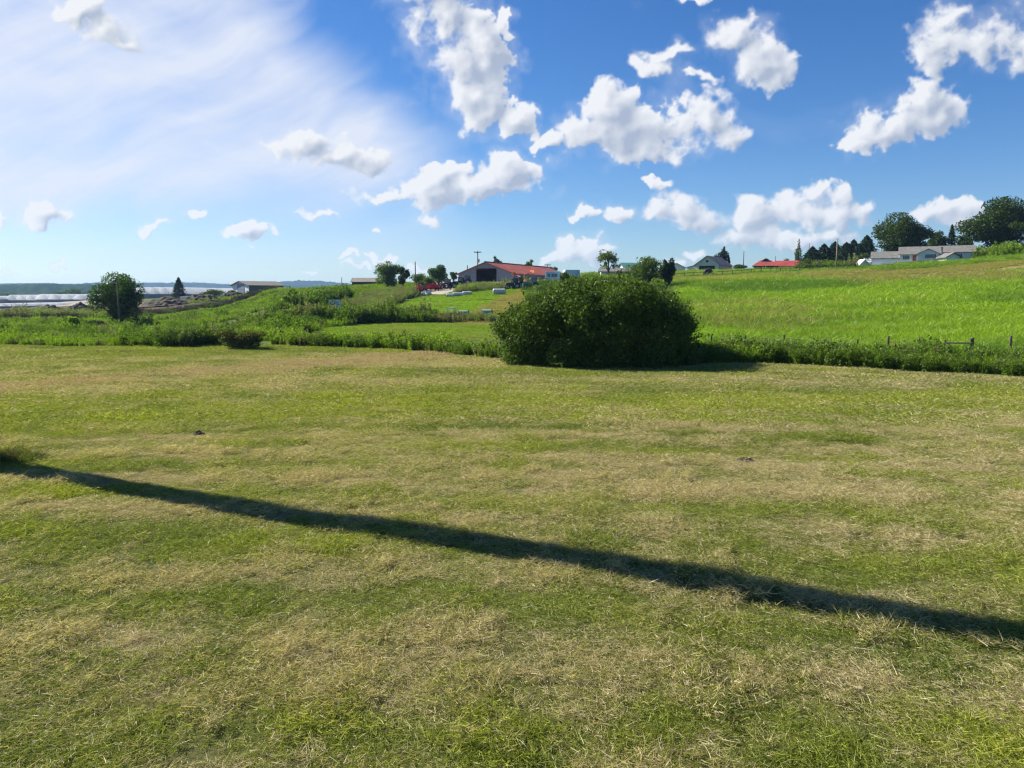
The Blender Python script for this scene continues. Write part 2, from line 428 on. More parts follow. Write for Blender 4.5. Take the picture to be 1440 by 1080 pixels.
M['boards'] = simple('weathered_boards', (.66, .63, .54), .85, wave=('X', 4.), var=.3)
M['dark'] = simple('interior_shade', (.016, .016, .018), .9)  # near black, the shade of unlit interiors put into the colour
M['greenwall'] = simple('green_metal_wall', (.10, .16, .15), .5, .1, wave=('X', 5.))
M['brownroof'] = simple('brown_shed_roof', (.16, .14, .11), .6, wave=('X', 5.))
M['brownwall'] = simple('brown_wall', (.10, .055, .04), .8)
M['teal'] = simple('teal_roof', (.08, .23, .22), .5, wave=('X', 4.))
M['white'] = simple('white_paint', (.74, .76, .78), .5, var=.08)
M['siding'] = simple('white_siding', (.78, .80, .82), .6, var=.06, wave=('Z', 12.))
M['shingle'] = simple('grey_shingles', (.15, .145, .14), .9, var=.3, scale=2., bump=.02)
M['shutter'] = simple('dark_shutter', (.03, .035, .04), .6)
M['reddoor'] = simple('red_door', (.16, .045, .035), .5)
M['glass'] = simple('window_glass', (.03, .04, .05), .08, 0., spec=.9, var=.1)
M['ghplastic'] = film()
M['ghwall'] = simple('greenhouse_side', (.24, .25, .26), .6)
M['tyre'] = simple('rubber', (.020, .020, .021), .8)
M['rim'] = simple('pale_rim', (.5, .5, .46), .5)
M['red'] = simple('red_enamel', (.42, .03, .03), .4, var=.3)
M['green'] = simple('green_enamel', (.03, .15, .06), .4, var=.3)
M['orange'] = simple('orange_enamel', (.55, .17, .05), .45, var=.25)
M['blackm'] = simple('black_enamel', (.03, .03, .035), .5)
M['steel'] = simple('steel', (.35, .36, .37), .45, .6)
M['blue'] = simple('blue_panel', (.45, .58, .72), .5, var=.15)
M['bluedk'] = simple('dark_blue_panel', (.05, .08, .22), .5)
M['signface'] = simple('pale_sign_face', (.62, .70, .78), .5, var=.1)
M['signstripe'] = simple('sign_stripe', (.10, .15, .26), .5)
M['netwrap'] = simple('green_net_wrap', (.18, .33, .22), .6, var=.2)
M['hayend'] = simple('hay_bale_end', (.06, .055, .045), .95, bump=.04, scale=5)
M['wrap'] = simple('white_bale_wrap', (.62, .66, .66), .35, var=.15)
M['tank'] = simple('grey_tank', (.50, .52, .50), .5, .2)
M['dirt'] = simple('dug_earth', (.070, .050, .030), .95, var=.5, scale=.35, bump=.15)
M['molehill'] = simple('dark_crumbly_earth', (.05, .035, .025), .95, var=.4, scale=8, bump=.03)
M['rusty'] = simple('rusty_iron', (.12, .045, .03), .8, var=.4)

# ------------------------------------------------------------------ the ground sheet
def zones(px, py, X, Y):
    """ground cover colour, straw share and tone for points given by their place"""
    n = len(X)
    base = np.tile(np.array([.075, .115, .030]), (n, 1))
    big = fbm(X, Y, .05, 4, 21); med = fbm(X, Y, .3, 4, 33)
    r = np.hypot(X, Y)
    lawn = Y < edgeY(px)
    right = (~lawn) & (px > 940)
    base[right] = (.085, .17, .018)
    small = inpoly(px, py, [(528,440),(560,428),(610,414),(720,404),(775,396),(735,425),(690,448),(640,452),(600,450)])
    base[small] = (.085, .16, .02)
    gold = inpoly(px, py, [(650,456),(668,438),(705,418),(735,407),(760,404),(735,440),(705,462)])
    base[gold] = (.25, .19, .07)
    strip = inpoly(px, py, [(392,463),(420,457),(560,454),(700,456),(715,480),(600,476),(500,474),(400,474)])
    base[strip] = (.15, .17, .055)
    yard = inpoly(px, py, [(570,415),(600,403),(655,396),(760,389),(800,389),(760,396),(660,402),(640,408),(625,414)])
    base[yard] = (.40, .37, .32)
    dirt = inpoly(px, py, [(-400,450),(-400,431),(0,429),(130,427),(200,424),(240,418),(345,413),(348,420),(300,430),(225,441),(150,449),(0,453)])
    base[dirt] = np.array([.085, .062, .042])*(.6+.9*med[dirt, None])
    pale = inpoly(px, py, [(-600,432),(-600,420),(150,419),(150,428),(40,432)])
    base[pale] = (.34, .31, .28)
    tan = inpoly(px, py, [(1150,389),(1300,378),(1440,365),(1900,358),(1900,380),(1440,380),(1300,390),(1180,394)])
    base[tan] = (.27, .20, .095)
    far = r > 500
    base[far & ~pale] = (.06, .085, .03)
    return dict(base=base, lawn=lawn, right=right, small=small, gold=gold, strip=strip, yard=yard, dirt=dirt, pale=pale, tan=tan, big=big, med=med)
def lawn_cover(X, Y):
    """straw share 0..1, brown share, tone for the mown lawn"""
    st = (fbm(X*.28, Y*1.2, .36, 4, 51)-.5)*.50 + (fbm(X*.25, Y*1.8, 1.2, 4, 57)-.5)*.70 + (fbm(X, Y, 1.3, 3, 61)-.5)*.8 + .24
    Yw = Y + (fbm(X, Y, .12, 3, 71)-.5)*5 - X*.04
    st -= .34*np.exp(-((Yw-24.5)/3.6)**2)                 # the green swath across the middle
    st -= .18*np.exp(-((Yw-38)/3)**2)*(X > 2)
    st += .22*np.exp(-((Yw-31.5)/2.8)**2)
    st += .30*np.exp(-((X+7.5)/2.6)**2-((Y-17)/1.6)**2)
    st += .22*np.exp(-((X-4)/5.)**2-((Y-14.5)/2.2)**2)
    t = ((X+19.4)*11.6+(Y-29)*13.)/(11.6**2+13**2)
    dx = X-(-19.4+11.6*np.clip(t, -.4, 1.15)); dy = Y-(29+13*np.clip(t, -.4, 1.15))
    dist = np.hypot(dx, dy)+(fbm(X, Y, .5, 3, 81)-.5)*3.5
    wdt = 1.0+1.5*np.clip(t, 0, 1)
    brown = np.clip(1.6-dist/(wdt*1.2), 0, 1)*np.clip(-.35+2.2*fbm(X, Y*1.6, .7, 4, 87), 0, .9)
    st = np.maximum(st, brown*1.1)
    st += .40*np.exp(-((X+3.0)/4.)**2-((Y-39)/2.6)**2)
    st -= .30*np.clip((Y-43)/4, 0, 1)*(X < 0)*(1-brown)
    # mower stripes, bending gently
    ph = (Y+.0012*X*X*6+.08*X)*2*math.pi/2.3+fbm(X, Y, .2, 2, 91)*3
    st += .15*np.sin(ph)
    tone = np.clip(.5+(fbm(X, Y, .55, 4, 101)-.5)*1.5+.35*np.exp(-((Yw-24.)/3.2)**2)-.08*np.sin(ph), 0, 1)
    return np.clip(st, 0, 1.), brown, tone

def make_ground():
    a = np.concatenate([np.linspace(-180, -52, 40)[:-1], np.linspace(-52, 52, 521), np.linspace(52, 180, 40)[1:]])
    rr = np.concatenate([[.01], np.linspace(.6, 60, 200), np.geomspace(60.4, 420, 190), np.geomspace(430, 5200, 60)])
    A, RR = np.meshgrid(np.radians(a[:-1]), rr); X = (RR*np.sin(A)).ravel(); Y = (RR*np.cos(A)).ravel()
    Z = ground(X, Y); na = A.shape[1]; nr = len(rr)
    px, py = proj(X, Y, Z)
    front = Y > 1
    px = np.where(front, px, 5000); py = np.where(front, py, 5000)
    zn = zones(px, py, X, Y)
    st, br, tn = lawn_cover(X, Y)
    col = zn['base']*(.75+.5*zn['big'][:, None])*(.8+.4*zn['med'][:, None])
    L = (Y < edgeY(np.where(front, px, 720))) | ~front
    g = np.array([.070, .085, .020]); s_ = np.array([.17, .15, .07]); b_ = np.array([.24, .17, .10])
    lc = g*(1-st[:, None])+s_*st[:, None]; lc = lc*(1-br[:, None])+b_*br[:, None]
    col[L] = lc[L]
    i, j = np.meshgrid(np.arange(nr-1), np.arange(na), indexing='ij'); j2 = (j+1) % na
    F = np.stack([i*na+j, (i+1)*na+j, (i+1)*na+j2, i*na+j2], -1).reshape(-1, 4)[:, ::-1]
    m, t = mat('ground_cover')
    c = t.new('ShaderNodeAttribute', {}, out=0, attribute_name='cover')
    gp = t.new('ShaderNodeNewGeometry', out=0)
    n = t.noise(gp, 9., 6., .7); n2 = t.noise(gp, .8, 6., .65)
    c2 = t.mix(t.rng(n, .25, .75, 0., 1.), t.mix(1., c, (.5, .5, .5), 'MULTIPLY'), t.mix(1., c, (1.35, 1.3, 1.25), 'MULTIPLY'))
    c2 = t.mix(t.rng(n2, .35, .65), t.mix(1., c2, (.8, .82, .8), 'MULTIPLY'), c2)
    b = t.n.new('ShaderNodeBsdfPrincipled'); t.l.new(c2, b.inputs['Base Color']); b.inputs['Roughness'].default_value = .95; b.inputs['Specular IOR Level'].default_value = .1
    bn = t.new('ShaderNodeBump', {'Strength': 1., 'Distance': .05, 'Height': n}); t.l.new(bn, b.inputs['Normal'])
    out(t, b.outputs[0])
    me = raw_mesh('ground', np.stack([X, Y, Z], 1), F, m, {'cover': ('POINT', 'FLOAT_COLOR', np.concatenate([col, np.ones((len(col), 1))], 1))}, smooth=True)
    tag(link('ground', me), kind='structure')
make_ground()

# ------------------------------------------------------------------ far wooded hills
def make_hills(name, p0, p1, R0, depth, prof, col, seed, na, nr):
    a = np.linspace(math.atan(pu(p0)), math.atan(pu(p1)), na); t = np.linspace(0, 1, nr)
    A, T = np.meshgrid(a, t); RR = R0+T*depth
    px = 720+1080*np.tan(A)
    top = np.interp(px, [q[0] for q in prof], [q[1] for q in prof])
    hp = np.array([pv(v) for v in top.ravel()]).reshape(top.shape)*(R0+depth*.55)*np.cos(A)+CAMZ
    sh = np.sin(np.clip(T*1.75, 0, 1)*math.pi/2)**.9*np.where(T > .75, 1-(T-.75)*1.2, 1)
    X = RR*np.sin(A); Y = RR*np.cos(A)
    rough = fbm(X, Y, 1/160., 4, seed)-.5
    tex = vnoise(X/14., Y/14., seed+5)*7+vnoise(X/6., Y/6., seed+6)*4
    Z = -4+(hp+4)*sh*(1+rough*.25)+tex*np.clip(T*8, 0, 1)-5*np.clip(T*8, 0, 1)
    i, j = np.meshgrid(np.arange(nr-1), np.arange(na-1), indexing='ij')
    F = np.stack([i*na+j, i*na+j+1, (i+1)*na+j+1, (i+1)*na+j], -1).reshape(-1, 4)
    m, tt = mat(name+'_woods'); gp = tt.new('ShaderNodeNewGeometry', out=0)
    c = tt.mix(tt.rng(tt.noise(gp, .02, 6., .7), .35, .65), tuple(x*.55 for x in col), tuple(x*1.5 for x in col))
    out(tt, tt.new('ShaderNodeBsdfDiffuse', {'Color': c}))
    me = raw_mesh(name, np.stack([X, Y, Z], -1).reshape(-1, 3), F, m, smooth=False)
    tag(link(name, me), kind='structure')
make_hills('far_hills', -500, 1000, 3300, 900, [(-500,404),(0,400),(130,399),(260,399),(340,400),(400,396),(470,397),(540,403),(700,405),(1000,408)], (.016, .032, .026), 3, 900, 40)
make_hills('hills', -600, 330, 1500, 500, [(-600,404),(-100,403),(0,402),(60,400),(130,402),(180,408),(230,414),(280,418),(330,421)], (.018, .038, .014), 8, 700, 40)

# ------------------------------------------------------------------ scattering of ground growth
def blades(n, rad, ln, wd, lean, seed, square=True, curl=.6, clump=0, kindfrac=.5, z0=0., segs=2):
    """n grass blades over a patch; a share of them lie flat like clippings"""
    g = np.random.default_rng(seed)
    if clump:
        cc = g.uniform(-rad, rad, (clump, 2)); ci = g.integers(0, clump, n); cl = g.uniform(.5, 1.7, clump)[ci]
        p = cc[ci]+g.normal(0, rad*.14, (n, 2))
    else: p = g.uniform(-rad, rad, (n, 2))
    flat = g.random(n) < kindfrac
    L = g.uniform(*ln, n)*(cl if clump else 1.); L = np.where(flat, L*1.5, L)
    W_ = g.uniform(*wd, n)
    az = g.uniform(0, 2*math.pi, n)
    el = np.where(flat, g.uniform(-.1, .45, n), g.uniform(lean, 1.45, n))
    d = np.stack([np.cos(az)*np.cos(el), np.sin(az)*np.cos(el), np.sin(el)], 1)
    tw = g.uniform(0, math.pi, n)
    up = np.array([0, 0, 1.])
    s1 = np.cross(d, up); s1 /= np.linalg.norm(s1, axis=1)[:, None]+1e-6
    s2 = np.cross(d, s1)
    sd = s1*np.cos(tw)[:, None]+s2*np.sin(tw)[:, None]
    base = np.stack([p[:, 0], p[:, 1], np.where(flat, g.uniform(.0, .045, n), -.01)+z0], 1)
    V = []
    c2 = g.normal(0, curl, (n, 3))*.35
    c2[:, 2] = np.where(flat, g.normal(0, .12, n), -np.abs(c2[:, 2])-.15*curl)
    for k in range(segs+1):
        t = k/segs
        q = base+d*(L*t)[:, None]+c2*(L*t*t)[:, None]
        q[:, 2] = np.maximum(q[:, 2], z0-.01)
        w_ = (W_*(1-.85*t*t)*.5)[:, None]
        V += [q-sd*w_, q+sd*w_]
    V = np.stack(V, 1); m = 2*(segs+1)
    b = np.arange(n)[:, None]*m
    F = np.concatenate([np.stack([b[:, 0]+2*k, b[:, 0]+2*k+1, b[:, 0]+2*k+3, b[:, 0]+2*k+2], 1) for k in range(segs)])
    r1 = g.random(n); r1 = np.where(flat, r1*.62, .28+r1*.72)
    return V.reshape(-1, 3), F, np.tile(r1, segs), np.tile(g.random(n), segs)
def proto(name, coll, V, F, r1, r2, m):
    me = raw_mesh(name, V, F, m, {'rnd': ('FACE', 'FLOAT', r1), 'rnd2': ('FACE', 'FLOAT', r2)})
    o = bpy.data.objects.new(name, me); coll.objects.link(o)
def leaves(P, size, seed, aspect=.55, droop=0.):
    """one small folded-free leaf face per point"""
    g = np.random.default_rng(seed); n = len(P)
    a = g.normal(0, 1, (n, 3)); a[:, 2] -= droop; a /= np.linalg.norm(a, axis=1)[:, None]
    b = np.cross(a, g.normal(0, 1, (n, 3))); b /= np.linalg.norm(b, axis=1)[:, None]+1e-9
    s = (size*g.uniform(.6, 1.35, n))[:, None]
    V = np.stack([P-a*s*.5, P+b*s*aspect*.5+a*s*.08, P+a*s*.5, P-b*s*aspect*.5+a*s*.08], 1).reshape(-1, 3)
    return V, np.arange(4*n).reshape(n, 4), g.random(n)
def scatter(name, X, Y, rz, sc, idx, coll, label, cat, attrs, Zoff=0., tilt=None):
    Z = ground(X, Y)+Zoff; n = len(X)
    rot = np.stack([np.zeros(n) if tilt is None else tilt, np.zeros(n), rz], 1)
    if np.ndim(sc) == 1: sc = np.stack([sc, sc, sc], 1)
    me = bpy.data.meshes.new(name); me.vertices.add(n); me.vertices.foreach_set('co', np.stack([X, Y, Z], 1).astype(np.float32).ravel())
    def at(nm, ty, arr, key):
        q = me.attributes.new(nm, ty, 'POINT'); q.data.foreach_set(key, np.ascontiguousarray(arr, dtype=np.int32 if ty == 'INT' else np.float32).ravel())
    at('irot', 'FLOAT_VECTOR', rot, 'vector'); at('iscl', 'FLOAT_VECTOR', sc, 'vector'); at('iidx', 'INT', idx, 'value')
    for k, v in attrs.items(): at(k, 'FLOAT', v, 'value')
    o = link(name, me)
    ng = bpy.data.node_groups.new(name, 'GeometryNodeTree')
    ng.interface.new_socket('Geometry', in_out='INPUT', socket_type='NodeSocketGeometry')
    ng.interface.new_socket('Geometry', in_out='OUTPUT', socket_type='NodeSocketGeometry')
    gi = ng.nodes.new('NodeGroupInput'); go = ng.nodes.new('NodeGroupOutput')
    ci = ng.nodes.new('GeometryNodeCollectionInfo'); ci.inputs[0].default_value = coll
    ci.inputs['Separate Children'].default_value = True; ci.inputs['Reset Children'].default_value = True
    ip = ng.nodes.new('GeometryNodeInstanceOnPoints'); ip.inputs['Pick Instance'].default_value = True
    def na(nm, ty):
        q = ng.nodes.new('GeometryNodeInputNamedAttribute'); q.data_type = ty; q.inputs[0].default_value = nm; return q.outputs[0]
    ng.links.new(gi.outputs[0], ip.inputs['Points']); ng.links.new(ci.outputs[0], ip.inputs['Instance'])
    ng.links.new(na('iidx', 'INT'), ip.inputs['Instance Index']); ng.links.new(na('irot', 'FLOAT_VECTOR'), ip.inputs['Rotation'])
    ng.links.new(na('iscl', 'FLOAT_VECTOR'), ip.inputs['Scale']); ng.links.new(ip.outputs[0], go.inputs[0])
    md = o.modifiers.new('growth', 'NODES'); md.node_group = ng
    return tag(o, label, cat, kind='stuff')

rg = np.random.default_rng(11)
def grid_pts(x0, x1, y0, y1, step, keep=None):
    xs = np.arange(x0, x1, step); ys = np.arange(y0, y1, step)
    X, Y = np.meshgrid(xs, ys); X = X.ravel()+rg.uniform(-.5, .5, X.size)*step; Y = Y.ravel()+rg.uniform(-.5, .5, Y.size)*step
    phi = np.abs(np.arctan2(X, Y)); k = (phi < R(41)) | (np.hypot(X-0, Y) < 4)
    if keep is not None: k &= keep(X, Y)
    return X[k], Y[k]
# near lawn: patches of cut and growing blades
cn = bpy.data.collections.new('near_grass_patches')
for v in range(6):
    V1 = blades(2300, .36, (.018, .055), (.0026, .0052), .35, 100+v, kindfrac=.50, clump=60)
    proto('mown_patch_%d' % v, cn, *V1, M['lawn'])
cf = bpy.data.collections.new('far_grass_patches')
for v in range(5):
    V1 = blades(1900, .75, (.025, .07), (.006, .011), .35, 200+v, kindfrac=.5, clump=90)
    proto('mown_far_patch_%d' % v, cf, *V1, M['lawn'])
cd = bpy.data.collections.new('clipping_patches')
for v in range(5):
    V1 = blades(420, .28, (.022, .055), (.0024, .0042), .3, 250+v, kindfrac=.9, clump=9, z0=.012, segs=3, curl=.9)
    proto('clipping_patch_%d' % v, cd, *V1, M['lawn'])
def lawn_scatter(name, coll, nv, y0, y1, step, smin, smax, label, clip=False):
    def kp(X, Y):
        px, py = proj(X, Y, ground(X, Y)); e = edgeY(px)
        return Y < e-.1
    X, Y = grid_pts(-48, 48, y0, y1, step, kp)
    st, br, tn = lawn_cover(X, Y)
    if clip:
        k = rg.random(len(X)) < (.15+.85*np.clip(st*1.5, 0, 1))*np.clip((31-Y)/14, 0, 1); X, Y, st, br, tn = X[k], Y[k], st[k], br[k], tn[k]
        st = np.clip(st+.28, 0, 1)
    n = len(X)
    hh = .45+3.2*fbm(X, Y, 2.3, 3, 131)**2.4
    s = rg.uniform(smin, smax, n)
    sc = np.stack([s, s, s*hh], 1)
    scatter(name, X, Y, rg.uniform(0, 6.28, n), sc, rg.integers(0, nv, n), coll, label, 'grass', {'straw': st, 'tone': tn, 'brown': br})
lawn_scatter('mown_grass', cn, 6, 3.6, 21, .44, .85, 1.15, 'mown lawn of short green and straw coloured grass in front of the camera')
lawn_scatter('mown_grass', cf, 5, 20.5, 58, .66, .85, 1.2, 'mown lawn reaching away to the weeds, with a brown dry streak on the left')
lawn_scatter('grass_clippings', cd, 5, 3.6, 30, .42, .7, 1.3, 'loose dry clippings lying in clumps over the near lawn', clip=True)

# standing grass of the fields
ch = bpy.data.collections.new('standing_grass_clumps')
for v in range(5):
    V1 = blades(260, .55, (.22, .5), (.018, .034), .75, 300+v, kindfrac=.0, clump=14, curl=.8)
    proto('field_clump_%d' % v, ch, *V1, M['hay'])
def field(name, y0, y1, xr, step, polyf, hmul, strawf, tonef, label, smax=1.):
    X, Y = grid_pts(xr[0], xr[1], y0, y1, step)
    px, py = proj(X, Y, ground(X, Y)); k = polyf(px, py, X, Y); X, Y, px, py = X[k], Y[k], px[k], py[k]
    n = len(X); s = rg.uniform(.8, 1.25, n)*smax
    st = np.clip(strawf(px, py, X, Y), 0, 1); tn = np.clip(tonef(px, py, X, Y), 0, 1)
    sc = np.stack([s, s, s*hmul*(.55+.9*fbm(X, Y, .35, 3, 151))], 1)
    scatter(name, X, Y, rg.uniform(0, 6.28, n), sc, rg.integers(0, 5, n), ch, label, 'grass', {'straw': st, 'tone': tn, 'brown': np.zeros(n)})
def rt_poly(px, py, X, Y):
    zn = zones(px, py, X, Y); return (px > 935-.0*py) & (Y > edgeY(px)+2.) & ~zn['tan'] & ~((px < 945+(py-392)*.42) & (py < 500))
def rt_straw(px, py, X, Y):
    s = .12+.75*(fbm(X*.7, Y*1.5, .07, 4, 161)-.5)
    s += .35*np.exp(-((py-(392-(px-1100)*.02))/7)**2)*(px > 1140)*fbm(X, Y*2, .08, 2, 5)*1.6
    s += .45*inpoly(px, py, [(945,393),(1140,384),(1300,380),(1300,386),(1140,391),(945,398)])
    s += .35*inpoly(px, py, [(960,428),(1080,420),(1200,448),(1100,468),(990,462)])*fbm(X, Y, .15, 3, 6)*1.5
    s += .30*inpoly(px, py, [(1160,392),(1440,385),(1440,402),(1250,410)])*fbm(X, Y, .15, 3, 7)*1.6
    return s+.25*(fbm(X, Y, .8, 2, 19)-.5)
def rt_tone(px, py, X, Y):
    t = .62+2.1*(fbm(X*.6, Y*1.4, .09, 5, 171)-.5)+.5*(fbm(X, Y, .7, 2, 172)-.5)
    t -= .75*inpoly(px, py, [(985,405),(1060,398),(1210,396),(1235,402),(1130,412),(1010,414)])
    t -= .55*inpoly(px, py, [(1360,415),(1440,400),(1700,395),(1700,425),(1440,430),(1380,428)])
    return t
field('field_grass', 40, 62, (6, 60), .62, rt_poly, 1.0, rt_straw, rt_tone, 'tall bright green grass of the right hand hillside pasture, nearest the fence')
field('field_grass', 62, 155, (10, 130), 1.05, rt_poly, .8, rt_straw, rt_tone, 'bright green pasture climbing to the white house and the barns', 1.5)
def sm_poly(px, py, X, Y):
    zn = zones(px, py, X, Y); return zn['small'] & ~zn['yard'] & ~zn['gold']
field('field_grass', 80, 185, (-40, 20), 1.0, sm_poly, .35, lambda a, b, X, Y: .05+0*X, lambda a, b, X, Y: .6+1.*(fbm(X, Y, .1, 3, 3)-.5), 'short bright green field below the large barn', 1.3)
field('field_grass', 82, 175, (-20, 20), .9, lambda a, b, X, Y: zones(a, b, X, Y)['gold'], .35, lambda a, b, X, Y: .85+0*X, lambda a, b, X, Y: .5+0*X, 'golden dry strip of mown hay beside the short green field', 1.3)
field('field_grass', 56, 92, (-32, 2), .7, lambda a, b, X, Y: zones(a, b, X, Y)['strip'], .22, lambda a, b, X, Y: .42+.5*(fbm(X, Y, .3, 3, 3)-.5), lambda a, b, X, Y: .5+0*X, 'second mown strip of pale green grass between two lines of weeds', 1.2)
field('field_grass', 120, 185, (15, 130), 1.2, lambda a, b, X, Y: zones(a, b, X, Y)['tan'], .4, lambda a, b, X, Y: .8+.3*(fbm(X, Y, .3, 3, 3)-.5), lambda a, b, X, Y: .4+0*X, 'dry brown strip of grass along the top of the hill below the white house', 1.4)
field('field_grass', 148, 240, (-10, 130), 2.0, lambda a, b, X, Y: (a > 800) & ~zones(a, b, X, Y)['tan'], .7, lambda a, b, X, Y: .35+.5*(fbm(X, Y, .1, 3, 3)-.5), lambda a, b, X, Y: .45+0*X, 'rough grass around the hilltop barns and houses', 2.2)

# leafy weeds
cw = bpy.data.collections.new('weed_plants'); cb = bpy.data.collections.new('bright_weed_plants'); cg = bpy.data.collections.new('seeding_weed_plants')
def weed_proto(name, coll, m, seed, n, h, r, leaf, spire=0.):
    g = np.random.default_rng(seed); k = 9
    st = g.normal(0, r*.5, (k, 2)); hh = h*g.uniform(.55, 1.1, k); ci = g.integers(0, k, n); t = g.random(n)**.75
    P = np.stack([st[ci, 0]*(1+.4*t)+g.normal(0, r*.17*(1-spire*t), n), st[ci, 1]*(1+.4*t)+g.normal(0, r*.17*(1-spire*t), n), t*hh[ci]], 1)
    V, F, r1 = leaves(P, np.full(n, leaf)*(1.15-.5*t), seed)
    sb = blades(k*6, r*.8, (h*.6, h*1.1), (.02, .035), 1.1, seed+1, kindfrac=0, curl=.3)
    V2, F2, a2, b2 = sb
    me = raw_mesh(name, np.concatenate([V, V2]), np.concatenate([F, F2+len(V)]), m, {'rnd': ('FACE', 'FLOAT', np.concatenate([r1, a2]))})
    o = bpy.data.objects.new(name, me); coll.objects.link(o)
cx = bpy.data.collections.new('dead_brush_plants')
for v in range(8):                                        # each bed is mostly one plant with a few of another kind
    o_ = v >= 6
    weed_proto('weed_%d' % v, cw, M['weed_bright' if v == 6 else 'weed_grey' if v == 7 else 'weed'], 400+v, 520, 1.1 if o_ else 1.0, .35 if o_ else .5, .12 if o_ else .15, .6 if o_ else 0.)
    weed_proto('bright_weed_%d' % v, cb, M['weed' if v == 6 else 'weed_grey' if v == 7 else 'weed_bright'], 430+v, 460, 1.0, .5, .15, .5)
    weed_proto('seed_weed_%d' % v, cg, M['weed_bright' if v == 6 else 'weed_grey'], 460+v, 420, 1.0, .5, .13, .6)
    weed_proto('dead_brush_%d' % v, cx, M['weed' if v == 6 else 'brush'], 490+v, 300, .8, .7, .16, .2)
def strip_weeds(name, pts, n, depth, hrange, coll, label, seed=0, smul=1., dark=None, cat='weeds', wav=.5):
    """pts: (column, depth) line followed by the growth; depth: how deep the growth is"""
    g = np.random.default_rng(500+seed)
    P = np.array([XY(p, Y) for p, Y in pts]); L = np.concatenate([[0], np.cumsum(np.hypot(*np.diff(P, axis=0).T))])
    s = g.uniform(0, L[-1], n); X = np.interp(s, L, P[:, 0]); Y = np.interp(s, L, P[:, 1])+g.uniform(0, 1, n)*depth
    h = g.uniform(*hrange, n)*(1+wav*2*(fbm(X, Y, .35, 3, 600+seed)-.5))*np.where(g.random(n) < .06, g.uniform(1.1, 1.5, n), 1)
    sc = np.stack([h*smul, h*smul, h], 1)
    return scatter(name, X, Y, g.uniform(0, 6.28, n), sc, g.integers(0, 8, n), coll, label, cat, {})
E = lambda p, d=0.: (p, float(edgeY(p))+d)
strip_weeds('weeds', [E(p, .4) for p in (988,1030,1100,1150,1200,1250)], 480, 2.2, (.6, 1.0), cw, 'dark leafy weeds along the right edge of the lawn beneath the fence posts', 1)
strip_weeds('weeds', [E(p, .4) for p in (1245,1300,1350,1440,1600)], 600, 3.6, (.5, .85), cw, 'thicker weeds at the far right end of the fence line', 2)
strip_weeds('weeds', [E(p, 1.) for p in (988,1100,1200,1300,1440,1600)], 520, 4.2, (.4, .75), cb, 'brighter weeds growing behind the dark ones below the pasture', 3)
strip_weeds('weeds', [E(p, .5) for p in (384,450,520,600,690)], 640, 2.0, (.5, .85), cb, 'tall bright weeds along the lawn edge left of the big bush', 4)
strip_weeds('weeds', [E(p, .1) for p in (384,450,520,600,700)], 330, 1.2, (.45, .8), cw, 'dark foot of the tall weeds left of the big bush', 5)
strip_weeds('weeds', [E(p, .4) for p in (-500,-200,0,100,200,300)], 1400, 7, (.4, .7), cb, 'low bright weeds edging the lawn on the far left', 6)
strip_weeds('weeds', [E(p, .2) for p in (160,210,250,300)], 240, 3.5, (.6, 1.1), cw, 'dark green thicket of weeds left of the round dry shrub', 7)
strip_weeds('weeds', [E(p, 4) for p in (-500,-200,0,60,120,160)], 900, 26, (.4, .9), cw, 'green tangle of weeds in front of the dug earth on the left', 8, wav=.6)
strip_weeds('weeds', [(150,62),(220,62),(300,60),(385,58)], 2300, 62, (.40, .85), cb, 'tall bright weeds of the slope between the lone tree and the green shed', 9, wav=.6)
strip_weeds('weeds', [(200,66),(300,62),(390,60)], 300, 60, (.6, 1.3), cw, 'darker bushes scattered through the weeds of the left slope', 10, wav=.8)
strip_weeds('weeds', [(240,128),(330,124),(400,118),(480,130)], 2600, 95, (.45, .85), cb, 'light green growth on the slope below the green shed', 11, wav=.5)
strip_weeds('hedge', [(388,83),(430,85),(500,87),(560,88),(600,88)], 560, 3.5, (.9, 1.6), cw, 'dark hedge of brush behind the second mown strip', 12, cat='hedge')
strip_weeds('hedge', [(575,89),(610,89),(640,88),(690,87)], 200, 3., (.6, 1.1), cg, 'low brownish brush around the two wrapped bales', 13, cat='hedge')
strip_weeds('hedge', [(392,95),(412,104),(440,116),(476,130)], 420, 6, (1.3, 2.3), cw, 'dark diagonal row of brush climbing the slope beside the blue sign', 14, cat='hedge', wav=.5)
strip_weeds('weeds', [(398,98),(440,96),(500,94),(540,93)], 640, 14, (.45, .95), cb, 'light green weeds between the two dark hedges', 15)
strip_weeds('weeds', [(478,112),(505,108),(530,108)], 650, 26, (.7, 1.3), cg, 'grey green seeding weeds beside the farm machines', 16, wav=.5)
strip_weeds('weeds', [(430,150),(500,150),(560,150)], 1300, 60, (.5, .9), cb, 'green growth on the rise below the low brown building', 17)
strip_weeds('weeds', [(640,146),(660,148),(700,152),(730,155)], 420, 14, (.6, 1.3), cg, 'weeds and tall grass on the bank in front of the large barn', 18)
strip_weeds('weeds', [(740,118),(780,118),(840,112),(900,104),(945,98)], 900, 46, (.7, 1.5), cw, 'bushy growth on the hill behind the big bush', 19, wav=.6)
strip_weeds('weeds', [(1195,150),(1230,152),(1300,156),(1370,160)], 420, 5, (.35, .7), cw, 'green weeds in front of the white house', 20)
strip_weeds('weeds', [(1380,158),(1440,155),(1520,152)], 260, 12, (1.6, 2.6), cb, 'bright tall weeds at the foot of the huge dark oak', 21)
strip_weeds('weeds', [(1130,160),(1170,160),(1200,158)], 160, 5, (1.0, 1.9), cw, 'dark weeds at the foot of the row of conifers', 22)
strip_weeds('brush', [(0,150),(60,150),(110,150),(148,150)], 420, 12, (.8, 1.6), cg, 'scrubby growth on the heaps of dug earth', 23, cat='brush')

